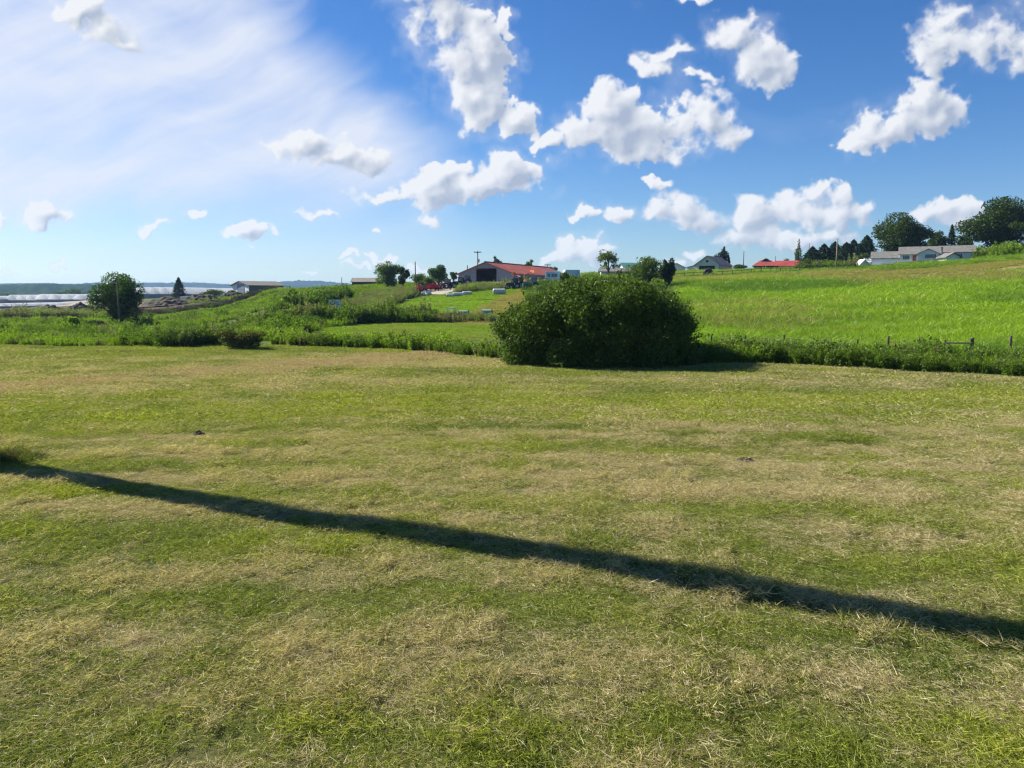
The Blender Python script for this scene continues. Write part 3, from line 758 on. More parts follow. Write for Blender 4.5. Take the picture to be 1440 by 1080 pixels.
strip_weeds('brush', [(-300,150),(0,146),(70,146),(150,142)], 700, 34, (.6, 1.4), cx, 'dark dead brush and torn roots over the dug earth left of the lone tree', 24, cat='brush', wav=.7)
strip_weeds('brush', [(196,158),(230,158),(280,170),(330,195)], 700, 42, (.5, 1.3), cx, 'dark dead brush along the earth bank between the lone tree and the shed', 25, cat='brush', wav=.7)
strip_weeds('weeds', [(60,112),(150,118),(190,120),(250,122)], 900, 26, (.4, .8), cb, 'bright green weeds at the foot of the earth bank', 26)

strip_weeds('weeds', [(225,205),(280,205),(345,215),(410,205)], 1100, 30, (.4, .8), cb, 'light weeds along the crest in front of the green shed', 27)

strip_weeds('weeds', [(500,132),(545,134),(575,138)], 420, 20, (.7, 1.3), cg, 'grey green weeds just below the red farm machines', 28)
strip_weeds('weeds', [(180,135),(250,140),(320,165),(380,190)], 1100, 30, (.4, .75), cb, 'low light weeds along the top of the left slope', 29)

strip_weeds('weeds', [(-300,84),(-100,82),(60,82),(175,84)], 2200, 44, (.35, .8), cb, 'bright low weeds of the flat ground in front of the earth heaps', 30)
strip_weeds('weeds', [(165,106),(220,112),(290,116)], 900, 34, (.35, .8), cb, 'bright low weeds right of the lone tree', 31)
strip_weeds('weeds', [(-200,86),(60,86),(170,90)], 260, 40, (.5, 1.2), cw, 'darker weeds dotted over the flat ground on the left', 32, wav=.8)

# ------------------------------------------------------------------ trees and shrubs
def crown_points(g, lobes, n, shell=.55):
    v = np.array([l[1][0]*l[1][1]*l[1][2] for l in lobes])**(2/3); ci = g.choice(len(lobes), n, p=v/v.sum())
    c = np.array([l[0] for l in lobes])[ci]; r = np.array([l[1] for l in lobes])[ci]
    d = g.normal(0, 1, (n, 3)); d /= np.linalg.norm(d, axis=1)[:, None]
    rad = (shell+(1-shell)*g.random(n)**.7)*(1+.16*g.normal(0, 1, n)*(g.random(n) < .35))
    return c+d*r*rad[:, None]
def tree(name, px, Y, wpx, toppy, m, label, cat='tree', kind='round', trunk=.25, n=6000, leaf=.22, group=None, seed=0, depth=1., gaps=.0, basedrop=0.):
    X, Y = XY(px, Y); z = G(X, Y); g = np.random.default_rng(900+seed)
    w_ = wpx*Y/1080; h = (zz(Y, toppy)-z)
    o = empty(name, (X, Y, z-basedrop), 0, label, cat, group)
    tr = MB(); lobes = []
    if kind in ('round', 'shrub', 'open', 'slim'):
        zb = trunk*h; rx = w_/2; rz_ = (h-zb)/2; cz = zb+rz_
        K = {'round': 34, 'shrub': 18, 'open': 17, 'slim': 12}[kind]
        for k in range(K):
            d = g.normal(0, 1, 3); d /= np.linalg.norm(d); q = g.uniform(.35, .86)
            if kind == 'shrub': d[2] = abs(d[2])*1.0-.35
            lr = g.uniform(.17, .40) if kind != 'open' else g.uniform(.16, .30)
            c = (d[0]*rx*q, d[1]*rx*depth*q, cz+d[2]*rz_*q)
            lobes.append((c, (rx*lr*1.1, rx*depth*lr*1.1, rz_*lr*.95)))
        if kind != 'open': lobes.append(((0, 0, cz), (rx*.6, rx*.6*depth, rz_*.62)))
        if kind == 'shrub': lobes += [((g.uniform(-.6, .6)*rx, g.uniform(-.5, .5)*rx*depth, .12*h), (rx*.4, rx*.4*depth, h*.2)) for _ in range(7)]
        r0 = max(.06, .028*h)
        if kind == 'shrub':
            for k in range(6):
                a = g.uniform(0, 6.28); tr.tube([(g.normal(0, .1), g.normal(0, .1), -.1), (math.cos(a)*rx*.25, math.sin(a)*rx*.25*depth, h*.4), (math.cos(a)*rx*.5, math.sin(a)*rx*.5*depth, h*.75)], [.05, .035, .012], 6)
        else:
            tr.tube([(0, 0, -.3), (.02*h, 0, zb*.6), (0, .01*h, zb+rz_*.7), (0, 0, h*.85)], [r0*1.3, r0, r0*.65, r0*.15], 8)
            for k in range(min(K, 12)):
                c = lobes[k][0]; tr.tube([(0, 0, zb*.7+g.uniform(0, .4)*rz_), (c[0]*.5, c[1]*.5, (zb+c[2])/2+.1*rz_), c], [r0*.5, r0*.3, r0*.08], 6)
        P = crown_points(g, lobes, n, .5 if kind != 'open' else .35)
    elif kind == 'conifer':
        t = g.random(n)**.8; zc = trunk*h+(1-trunk)*h*(1-t)
        tier = (zc/(h*.085)) % 1.
        rr = (w_/2)*(t**.72)*(.50+.50*(1-tier))*(1+.25*(g.random(n)<.08))*(.6+.4*g.random(n)**.5)
        a = g.uniform(0, 2*math.pi, n); lob = 1+.22*np.sin(a*5+zc*9/h*3)+.12*np.sin(a*9+zc*3)
        P = np.stack([np.cos(a)*rr*lob, np.sin(a)*rr*lob, zc-rr*.22], 1)
        r0 = .022*h; tr.tube([(0, 0, -.3), (0, 0, h*.5), (0, 0, h*.97)], [r0*1.3, r0*.7, r0*.1], 8)
    if gaps:
        q = vnoise(P[:, 0]*2.2/w_*4, P[:, 2]*2.2/w_*4, seed)+.35*vnoise(P[:, 0]*12/w_, P[:, 1]*12/w_, seed+3); P = P[q > gaps]
    P = P[P[:, 2] > .02]
    V, F, r1 = leaves(P, np.full(len(P), leaf), 700+seed, aspect=.6 if kind != 'conifer' else .35)
    me = raw_mesh('crown', V, F, m, {'rnd': ('FACE', 'FLOAT', r1)})
    tr.build('trunk' if kind != 'shrub' else 'stems', M['bark'], o, smooth=True)
    link('crown', me, o)
    return o

# the big rounded bush standing on the lawn edge
def big_bush():
    Y0 = 39.8; X0, _ = XY(837, Y0); z0 = G(X0, Y0-2)
    o = empty('large_bush', (X0, Y0, z0), 0, 'very large dark green rounded bush on the far edge of the mown lawn', 'bush')
    g = np.random.default_rng(77); lobes = []
    rx, ry, H = 4.95, 3.6, 4.35
    # top of the crown across its width: steep sides, a long uneven top
    tx = [-1, -.88, -.74, -.58, -.35, -.1, .2, .45, .62, .78, .9, 1]; tz = [.40, .58, .72, .87, .96, .98, 1.0, .98, .92, .74, .50, .22]
    bump = np.interp(np.arange(40), np.arange(0, 40, 2.5), g.uniform(-.17, .09, 16))
    def topz(x, y):
        e = 1-(x/rx)**2*.35-(y/ry)**2
        return H*np.interp(x/rx, tx, tz)*(1-.42*(y/ry)**2)*(1+bump[int((x/rx+1)*19.5) % 40])
    for k in range(190):
        x = g.uniform(-1, 1)*rx*.93; yl = ry*math.sqrt(max(.05, 1-(x/rx)**2)); 
        y = yl*g.uniform(-1, 1)*.92; zt_ = topz(x, y)
        onshell = g.random() < .55
        z = zt_-.45 if onshell else g.uniform(.2, max(.3, zt_-.5))
        if not onshell: y = yl*.88*(1 if g.random() < .3 else -1)*g.uniform(.85, 1.)
        lr = g.uniform(.30, 1.0)**1.1; lobes.append(((x, y, z), (lr*1.15, lr, lr*.8)))
    for k in range(26):
        x = g.uniform(-.9, .95)*rx; y = g.uniform(-.8, .4)*ry*math.sqrt(max(.05, 1-(x/rx)**2)); lr = g.uniform(.28, .55)
        lobes.append(((x*1.03, y*1.05, topz(x, y)-.12+g.uniform(-.1, .18)), (lr, lr, lr*g.uniform(.8, 1.25))))
    lobes += [((x, 0, H*.42), (1.6, 2.2, H*.36)) for x in (-3.2, -1.5, 0, 1.5, 3.2)]
    for k in range(46):                                  # skirts that hang to the ground
        a = 2*math.pi*k/46+g.uniform(-.05, .05); q = g.uniform(.78, .92)
        lobes.append(((math.cos(a)*rx*q, math.sin(a)*ry*q, .35), (.6, .55, .55)))
    P = crown_points(g, lobes, 135000, .62)
    ext = []
    for k in range(620):                                 # shoots that stick out of the outline
        x = g.uniform(-1, 1)*rx*.95; yl = ry*math.sqrt(max(.03, 1-(x/rx)**2)); y = yl*g.uniform(-1, .6)
        b = np.array([x, y, topz(x, y)*g.uniform(.5, .97)]); d = np.array([x/rx*.7, y/ry*.5, .7])+g.normal(0, .25, 3)
        L = g.uniform(.35, 1.05); m_ = 22
        s = g.random(m_)[:, None]; ext.append(b+d*L*s+g.normal(0, .05, (m_, 3)))
    P = np.concatenate([P]+ext); P = P[P[:, 2] > .0]
    V, F, r1 = leaves(P, g.uniform(.08, .17, len(P)), 5, aspect=.55)
    me = raw_mesh('crown', V, F, M['bush'], {'rnd': ('FACE', 'FLOAT', r1)}); link('crown', me, o)
    tr = MB()
    for k in range(22):
        a = g.uniform(0, 2*math.pi); q = g.uniform(.3, .8)
        b = Vector((g.normal(0, 1.3), g.normal(0, .8), -.15)); e = Vector((math.cos(a)*rx*q, math.sin(a)*ry*q, H*g.uniform(.5, .85)))
        tr.tube([b, b.lerp(e, .5)+Vector((0, 0, .3)), e], [.07, .045, .012], 6)
    tr.build('stems', M['bark'], o, smooth=True)
big_bush()

T = M
tree('lone_tree', 166, 108, 74, 380, T['tree'], 'lone round leafy tree standing in the weeds on the left', 'tree', 'round', .10, 15000, .26, seed=1)
tree('conifer', 252, 240, 26, 390, T['conifer'], 'dark pointed evergreen beside the white boxes on the left', 'tree', 'conifer', .03, 3500, .5, seed=2)
tree('leafy_tree', 546, 170, 40, 368, T['tree_light'], 'bushy light green tree right of the low brown building', 'tree', 'round', .05, 7000, .32, seed=3)
tree('leafy_tree', 567, 176, 22, 371, T['tree'], 'narrow darker tree touching the bushy light green one', 'tree', 'open', .10, 3500, .34, seed=4)
tree('shrub', 590, 178, 26, 380, T['tree_light'], 'small light green shrub behind the red farm machines', 'shrub', 'shrub', .0, 2500, .32, seed=5)
tree('leafy_tree', 617, 185, 30, 372, T['tree'], 'rounded dark tree behind the black tractor row', 'tree', 'round', .1, 4500, .36, seed=6)
tree('leafy_tree', 604, 176, 22, 384, T['tree_light'], 'low pale green tree in front of the rounded dark one', 'tree', 'shrub', .0, 2500, .3, seed=7)
tree('leafy_tree', 638, 200, 11, 379, T['tree'], 'small slim tree at the left corner of the large barn', 'tree', 'slim', .1, 1400, .34, seed=8)
tree('leafy_tree', 699, 250, 17, 359, T['tree'], 'tree top showing above the ridge of the large barn', 'tree', 'open', .3, 2000, .42, seed=9)
tree('leafy_tree', 744, 245, 19, 364, T['tree_light'], 'thin airy tree behind the right end of the red barn roof', 'tree', 'open', .3, 1300, .42, seed=10)
tree('leafy_tree', 775, 250, 19, 374, T['tree'], 'dark low tree behind the pale blue trailer', 'tree', 'round', .1, 1800, .42, seed=11)
tree('shrub', 793, 140, 17, 377, T['tree_light'], 'upright green sapling between the two pale blue trailers', 'shrub', 'slim', .02, 2200, .26, seed=12)
tree('leafy_tree', 855, 170, 36, 349, T['spindly'], 'tall pale open crowned tree above the long low wall', 'tree', 'round', .26, 5200, .30, seed=114, gaps=.50)
tree('leafy_tree', 908, 122, 56, 359, T['tree_light'], 'rounded fresh green tree on the hill behind the big bush', 'tree', 'round', .03, 8000, .26, seed=14)
tree('cedar', 937, 124, 23, 361, T['conifer'], 'narrow dark cedar right of the fresh green tree', 'tree', 'round', .02, 9000, .24, seed=15)
tree('shrub', 925, 112, 22, 386, T['weed_bright'], 'small bright shrub at the foot of the dark cedar', 'shrub', 'shrub', .0, 2200, .22, seed=16)
tree('shrub', 830, 110, 60, 386, T['weed'], 'brownish green bush crowning the hill behind the big bush', 'shrub', 'shrub', .0, 5000, .26, seed=17)
tree('cypress', 1015, 252, 13, 341, T['conifer'], 'tall dark tree standing behind the grey barn', 'tree', 'slim', .08, 2200, .42, seed=18)
tree('cypress', 1005, 252, 7, 352, T['conifer'], 'short dark tree left of the tall one behind the grey barn', 'tree', 'slim', .08, 900, .4, seed=19)
tree('cypress', 1023, 252, 6, 356, T['conifer'], 'thin dark tree right of the tall one behind the grey barn', 'tree', 'slim', .08, 800, .4, seed=20)
tree('shrub', 1038, 222, 22, 370, T['tree'], 'dark green bushes at the right end of the grey barn', 'shrub', 'shrub', .0, 1800, .38, seed=21)
tree('leafy_tree', 1076, 260, 8, 362, T['tree'], 'small dark tree top behind the red gable', 'tree', 'round', .2, 500, .42, seed=22)
tree('leafy_tree', 1104, 260, 8, 362, T['tree'], 'small dark tree behind the long red roof', 'tree', 'round', .2, 500, .42, seed=23)
tree('poplar', 1121, 245, 13, 337, T['spindly'], 'slender sparse poplar left of the conifer row', 'tree', 'slim', .06, 2000, .36, seed=24, gaps=.35)
for i, (p, tp, wd, Y) in enumerate([(1140,347,52,190),(1156,343,54,196),(1171,340,52,202),(1187,341,54,192),(1197,337,46,198),(1206,343,46,190),(1215,331,54,190)]):
    lb = ['leftmost conifer of the dark row right of the red roofed buildings', 'second conifer from the left in the dark row, broad and full',
          'tall conifer rising just behind the pale pole', 'conifer just right of the pale pole in the dark row', 'pointed conifer near the right end of the dark row',
          'small conifer tucked between two taller ones near the right end of the row', 'rightmost and tallest conifer of the dark row beside the white house'][i]
    tree('conifer', p, Y, wd, tp, T['conifer'], lb, 'tree', 'conifer', .02, 9000, .5, group='row of dark conifers on the hilltop', seed=30+i)
tree('shrub', 1210, 172, 30, 353, T['oak'], 'rounded dark shrub in front of the tallest conifer', 'shrub', 'shrub', .0, 3600, .3, seed=40)
tree('oak_tree', 1266, 190, 82, 303, T['oak'], 'broad green tree rising behind the garage of the white house', 'tree', 'round', .10, 16000, .46, seed=41)
tree('oak_tree', 1312, 205, 34, 322, T['oak'], 'dark tree filling the gap left of the middle pine behind the house', 'tree', 'round', .1, 5000, .46, seed=42)
tree('pine', 1333, 205, 22, 316, T['conifer'], 'pointed pine between the two broad trees behind the house', 'tree', 'conifer', .1, 3000, .5, seed=43)
tree('oak_tree', 1352, 195, 26, 330, T['oak'], 'low dark tree touching the left side of the huge oak', 'tree', 'round', .1, 3500, .45, seed=44)
tree('oak_tree', 1396, 168, 104, 283, T['oak'], 'huge dark rounded oak at the right end of the hilltop', 'tree', 'round', .06, 24000, .42, seed=45)
tree('round_shrub', 340, 50.0, 72, 459, T['dryshrub'], 'low rounded dry brownish shrub alone on the lawn edge', 'shrub', 'round', .0, 12000, .12, seed=46, depth=.8)
tree('sapling', 394, 56, 8, 462, T['weed'], 'thin dark sapling right of the round dry shrub', 'shrub', 'slim', .02, 700, .12, seed=47)
for i, (p, Y, wd, tp, mm, lb) in enumerate([
    (95, 85, 26, 440, 'weed_bright', 'light green bush in the weeds left of the lone tree'),
    (130, 92, 34, 448, 'brush', 'greyish bare brushwood heap beside the lone tree'),
    (262, 70, 26, 454, 'weed', 'dark leafy bush in the weeds left of the dry shrub'),
    (228, 60, 22, 466, 'weed', 'low dark bush at the lawn edge left of the leafy one'),
    (400, 92, 20, 422, 'weed', 'upright dark bush at the left end of the hedge'),
    (464, 126, 26, 408, 'dryshrub', 'brownish domed bush behind the blue sign'),
    (390, 225, 24, 406, 'tree', 'low green bush in front of the green shed'),
    (300, 240, 34, 405, 'tree', 'low line of dark scrub left of the green shed')]):
    tree('bush', p, Y, wd, tp, M[mm], lb, 'bush', 'shrub', .0, 2600, .16+Y*.0009, seed=60+i)
g_ = np.random.default_rng(5)
for i in range(9):
    p = -60+i*24+g_.uniform(-6, 6)
    tree('woodland_tree', p, g_.uniform(560, 700), 30, 409+g_.uniform(-3, 4) if p > 70 else 413+g_.uniform(-2, 2), M['tree'], 'one of the rounded trees in the far belt behind the white greenhouses', 'tree', 'round', .05, 900, 1.6, group='far tree belt behind the greenhouses', seed=80+i)

# weeds round the foot of the pole at the left edge
def clump(name, X, Y, h, n, label, seed):
    z = G(X, Y); V1 = blades(n, .40, (h*.5, h), (.007, .016), .75, seed, kindfrac=0, curl=.9, segs=3)
    V, F, r1, r2 = V1
    me = raw_mesh(name, V, F, M['dryshrub'], {'rnd': ('FACE', 'FLOAT', r1)})
    o = link(name, me, loc=(X, Y, z)); tag(o, label, 'weed')
clump('weed_clump', -10.55, 15.95, .50, 1300, 'tuft of dark dry weeds at the left edge where the long shadow starts', 3)

# ------------------------------------------------------------------ the pole whose shadow crosses the lawn
def big_pole():
    X, Y = -11.15, 15.62
    o = empty('utility_pole', (X, Y, G(X, Y)), 0, 'thick tapering wooden pole just outside the left edge that throws the long shadow', 'pole')
    MB().tube([(0, 0, -.5), (0, 0, 4), (0, 0, 10), (0, 0, 20)], [.40, .38, .37, .36], 20).build('pole_shaft', M['polewood'], o, smooth=True)
big_pole()

# ------------------------------------------------------------------ earth heaps
def heap(name, px, Y, wpx, hpx, label, cat, m, seed, n=40, dep=.5):
    X, Y = XY(px, Y); z = G(X, Y); w_ = wpx*Y/1080/2; h = hpx*Y/1080
    a, b = np.meshgrid(np.linspace(-1, 1, n), np.linspace(-1, 1, n)); r = np.hypot(a, b)
    H = np.clip(1-r**1.6, -.1, 1)*(.55+.9*fbm(a*2+seed*7, b*2, 1.5, 4, seed))*h
    H += (vnoise(a*9+seed, b*9, seed)-.5)*h*.3*(r < .95)-.02
    V = np.stack([a.ravel()*w_, b.ravel()*w_*dep, H.ravel()], 1)
    i, j = np.meshgrid(np.arange(n-1), np.arange(n-1), indexing='ij'); F = np.stack([i*n+j, i*n+j+1, (i+1)*n+j+1, (i+1)*n+j], -1).reshape(-1, 4)
    o = link(name, raw_mesh(name, V, F, m, smooth=True), loc=(X, Y, z)); return tag(o, label, cat)
heap('dirt_mound', 70, 185, 58, 10, 'brown heap of dug earth in front of the white greenhouse roof', 'mound', M['dirt'], 1)
heap('dirt_mound', 112, 195, 40, 9, 'smaller brown heap just left of the lone tree', 'mound', M['dirt'], 2)
heap('dirt_mound', 16, 180, 60, 9, 'long low heap of earth at the left edge', 'mound', M['dirt'], 3)
heap('dirt_mound', 235, 205, 80, 11, 'long dark bank of dug earth right of the lone tree', 'mound', M['dirt'], 4)
heap('dirt_mound', 285, 212, 60, 10, 'dark bank of earth running up towards the green shed', 'mound', M['dirt'], 5)
heap('dirt_mound', 328, 230, 40, 9, 'brown heap of earth just left of the green shed', 'mound', M['dirt'], 6)
X_, Y_ = XY(0, 1)
def lump(px, py, w_, h, label, seed):
    Y = CAMZ/-pv(py); X = pu(px, py)*Y; n = 24
    a, b = np.meshgrid(np.linspace(-1, 1, n), np.linspace(-1, 1, n)); r = np.hypot(a, b)
    H = np.clip(1-r**2.4, -.1, 1)*(.4+.9*fbm(a*3, b*3, 1.3, 4, seed))*h+(vnoise(a*8, b*8, seed)-.5)*h*.25*(r < .9)
    V = np.stack([a.ravel()*w_, b.ravel()*w_*.7, H.ravel()], 1)
    i, j = np.meshgrid(np.arange(n-1), np.arange(n-1), indexing='ij'); F = np.stack([i*n+j, i*n+j+1, (i+1)*n+j+1, (i+1)*n+j], -1).reshape(-1, 4)
    tag(link('molehill', raw_mesh('molehill', V, F, M['molehill'], smooth=True), loc=(X, Y, G(X, Y)+.03)), label, 'molehill')
lump(280, 613, .16, .11, 'small dark molehill on the lawn left of centre', 3)
lump(1048, 648, .20, .07, 'flat dark molehill on the lawn right of centre', 4)

# ------------------------------------------------------------------ buildings
def building(name, px, Y, rz, label, cat='building', dz=0.):
    X, Y = XY(px, Y); return empty(name, (X, Y, G(X, Y)+dz), rz, label, cat)
def gable_roof(x0, x1, y0, y1, ze, zr, t=.15, ov=.4):
    """ridge along y, gable ends at y0 and y1"""
    xm = (x0+x1)/2; sl = (zr-ze)/(xm-x0); a = MB()
    a.prism([(x0-ov, ze-sl*ov), (xm, zr), (x1+ov, ze-sl*ov), (x1+ov, ze-sl*ov+t), (xm, zr+t), (x0-ov, ze-sl*ov+t)], y0-ov, y1+ov); return a
class Parts(list):
    """several solids that stay separate objects"""
    def build(s, name, mat, parent): return [m.build(name, mat, parent) for m in s]
def turn(mb, a, off):
    if isinstance(mb, list): return Parts([turn(m, a, off) for m in mb])
    c, s = math.cos(a), math.sin(a)
    mb.v = [(x*c-y*s+off[0], x*s+y*c+off[1], z) for x, y, z in mb.v]; return mb
empty_rot = turn
def gable_walls(x0, x1, y0, y1, ze, zr, op=None):
    """the two gable walls; op = (xa, xb, ztop) leaves a doorway in the y0 face"""
    xm = (x0+x1)/2; a = MB(); t = .2; zf = -1.5
    def zt(x): return ze+(zr-ze)*(1-abs(x-xm)/(xm-x0))
    if op:
        xa, xb, zo = op
        pts = [(x0, zf), (xa, zf), (xa, zo), (xb, zo), (xb, zf), (x1, zf), (x1, ze), (xm, zr), (x0, ze)]
        n = len(pts); vs = [(x, y0, z) for x, z in pts]+[(x, y0+t, z) for x, z in pts]
        tri = [(0, 1, 2, 8), (2, 7, 8), (2, 3, 7), (3, 6, 7), (3, 4, 5, 6)]
        a.add(vs, tri+[tuple(i+n for i in reversed(f)) for f in tri]+[(i, i+n, (i+1) % n+n, (i+1) % n) for i in range(n)])
    else: a.prism([(x0, zf), (x1, zf), (x1, ze), (xm, zr), (x0, ze)], y0, y0+t)
    b = MB().prism([(x0, zf), (x1, zf), (x1, ze), (xm, zr), (x0, ze)], y1-t, y1)
    return Parts([a, b])
def side_walls(x0, x1, y0, y1, ze):
    return Parts([MB().box(x0+.01, x0+.2, y0+.2, y1-.2, -1.5, ze), MB().box(x1-.2, x1-.01, y0+.2, y1-.2, -1.5, ze)])

# the large grey barn with the red roof
def large_barn():
    Xl, Yl = pu(643)*194, 194.; Xr, Yr = pu(724)*189, 189.
    rz = math.atan2(Yr-Yl, Xr-Xl); W_ = math.hypot(Xr-Xl, Yr-Yl)
    z = min(G(Xl, Yl), G(Xr, Yr))
    o = empty('large_barn', ((Xl+Xr)/2, (Yl+Yr)/2, z), rz-.10, 'large grey metal barn with red roof and wide dark doorway', 'barn')
    ze = zz(190, 385)-z; zr = zz(192, 369.5)-z; x0, x1 = -W_/2, W_/2
    gable_walls(x0, x1, 0, 40, ze, zr, (x0+W_*.335, x0+W_*.69, zz(190, 378)-z)).build('end_wall', M['greymetal'], o)
    side_walls(x0, x1, 0, 40, ze).build('side_wall', M['greyside'], o)
    gable_roof(x0, x1, 0, 40, ze, zr, .2, .45).build('roof', M['redroof'], o)
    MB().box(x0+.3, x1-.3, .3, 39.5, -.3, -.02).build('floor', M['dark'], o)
    MB().box(x0+W_*.335-.15, x0+W_*.335, -.06, -.01, 0, zz(190, 378)-z).box(x0+W_*.69, x0+W_*.69+.15, -.06, -.01, 0, zz(190, 378)-z).box(x0+W_*.335, x0+W_*.69, -.06, -.01, zz(190, 378)-z, zz(190, 378)-z+.18).build('door_frame', M['rusty'], o)
    MB().box(x0+1.2, x0+3.2, -.08, -.01, .2, 2.2).build('side_door', M['greyside'], o)
    MB().tube([(0, -.5, zr+.22), (0, 40.5, zr+.22)], .16, 6).build('ridge_cap', M['rusty'], o)
    MB().tube([(x1+.5, -.4, ze-.22), (x1+.5, 40.4, ze-.22)], .09, 6).build('gutter', M['steel'], o)
    for k in range(7): MB().box(x1+.0, x1+.04, 4+k*5, 6+k*5, .8, ze-.5).build('window', M['glass'], o)
large_barn()

def green_shed():
    o = building('green_shed', 368, 238, R(50), 'long dark green metal shed with brown roof and pale doors on the left rise', 'shed')
    k = 240/1080; L = 12.0; W2 = 9.4                     # ridge along x here: turn the solids
    e = 2.0; r = 3.2
    h = empty_rot(gable_walls(-W2/2, W2/2, 0, L, e, r), R(-90), (-7.2, 0))
    h.build('end_wall', M['white'], o)
    empty_rot(side_walls(-W2/2, W2/2, 0, L, e), R(-90), (-7.2, 0)).build('side_wall', M['greenwall'], o)
    empty_rot(gable_roof(-W2/2, W2/2, 0, L, e, r, .18, .5), R(-90), (-7.2, 0)).build('roof', M['brownroof'], o)
    MB().box(-7.26, -7.21, -2.4, 1.6, -.3, 2.5).build('door', M['greymetal'], o)
green_shed()

def simple_gable(name, px, Y, rz, wx, dy, e, r, wall, roof, label, cat='building', axis='y', dz=0., extras=None):
    o = building(name, px, Y, rz, label, cat, dz)
    if axis == 'y':
        w1 = gable_walls(-wx/2, wx/2, 0, dy, e, r); w2 = side_walls(-wx/2, wx/2, 0, dy, e); rf = gable_roof(-wx/2, wx/2, 0, dy, e, r)
    else:                                                # ridge along x: build turned by 90 degrees
        w1 = empty_rot(gable_walls(-dy/2, dy/2, -wx/2, wx/2, e, r), R(-90), (0, dy/2)); w2 = empty_rot(side_walls(-dy/2, dy/2, -wx/2, wx/2, e), R(-90), (0, dy/2))
        rf = empty_rot(gable_roof(-dy/2, dy/2, -wx/2, wx/2, e, r), R(-90), (0, dy/2))
    w1.build('end_wall', M[wall], o); w2.build('side_wall', M[wall], o); rf.build('roof', M[roof], o)
    if extras: extras(o)
    return o
k230 = 230/1080
def gb(o):
    MB().box(-2.3, 2.3, -.06, -.01, .2, 1.9).build('doorway', M['dark'], o)  # dark sheet on the closed wall, painted as the shade inside a doorway
    MB().prism([(-6.2, -1), (-3.45, -1), (-3.45, 2.1), (-6.2, 1.5)], .6, 6).build('lean_to', M['boards'], o)
    MB().prism([(-6.4, 1.55), (-3.45, 2.15), (-3.45, 2.25), (-6.4, 1.65)], .3, 6.3).build('lean_to_roof', M['rustroof'], o)
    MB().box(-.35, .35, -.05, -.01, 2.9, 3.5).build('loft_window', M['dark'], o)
simple_gable('grey_barn', 993, 226, R(-31), 6.9, 14, 2.3, 4.7, 'boards', 'rustroof', 'weathered grey barn with rusty roof and open doorway on the ridge', 'barn', 'y', 0, gb)
def rb(o):
    for x in (-2.4, 0, 2.4): MB().box(x-.06, x+.06, -1.15, -1.03, -.5, 1.2).build('porch_post', M['white'], o)
    MB().box(-3.0, 3.0, -.06, -.01, .1, 1.2).build('front_opening_shade', M['dark'], o)  # no real opening: a dark sheet painted as the shade under the porch
    MB().add([(-3.8, -1.9, 1.1), (3.8, -1.9, 1.1), (1.5, -.04, 2.75), (-1.5, -.04, 2.75), (-3.8, -1.9, 1.2), (3.8, -1.9, 1.2), (1.5, -.04, 2.85), (-1.5, -.04, 2.85)], [(0, 3, 2, 1), (4, 5, 6, 7), (0, 1, 5, 4), (1, 2, 6, 5), (2, 3, 7, 6), (3, 0, 4, 7)]).build('porch_roof', M['redroofx'], o)
simple_gable('red_roofed_house', 1075, 226, R(-17), 6.4, 9, 1.3, 3.3, 'brownwall', 'redroofx', 'low dark building with a red gabled roof left of the long red roof', 'building', 'y', 0, rb)
def rb2(o):
    for x in (-3.2, 0., 3.2): MB().box(x-.5, x+.5, -.05, -.01, .3, 1.1).build('window', M['white'], o)
simple_gable('long_red_shed', 1111, 228, R(-19), 8.6, 6, 1.2, 2.7, 'brownwall', 'redroofx', 'long low building with a plain red roof left of the conifers', 'building', 'x', 0, rb2)
simple_gable('brown_shed', 516, 215, R(0), 8.2, 5, 1.5, 2.5, 'brownwall', 'brownroof', 'low dark brown building left of the bushy green tree', 'building', 'x', 0,
             lambda o: MB().box(-7.5, -4.12, .5, 3, -1, .6).build('lean_to', M['rusty'], o))
simple_gable('long_wall_building', 868, 180, R(-3), 7.6, 5, 1.0, 1.8, 'tank', 'shingle', 'long low grey building behind the big bush under the pale tree', 'building', 'x', .1,
             lambda o: MB().box(-2.5, -1.4, -.05, -.01, .1, .7).build('window', M['glass'], o))
simple_gable('teal_roofed_house', 895, 185, R(12), 5.6, 6, 1.4, 3.0, 'siding', 'teal', 'small building with a teal roof behind the fresh green tree', 'building', 'x', 0,
             lambda o: MB().box(-2.0, -1.2, -.05, -.01, .3, 1.1).build('window', M['glass'], o))
simple_gable('distant_house', 950, 250, R(8), 6, 7, 1.6, 3.0, 'siding', 'shingle', 'small pale house half hidden behind the dark cedar', 'building', 'y', 0,
             lambda o: MB().box(-1., .2, -.05, -.01, .5, 1.4).build('window', M['glass'], o))

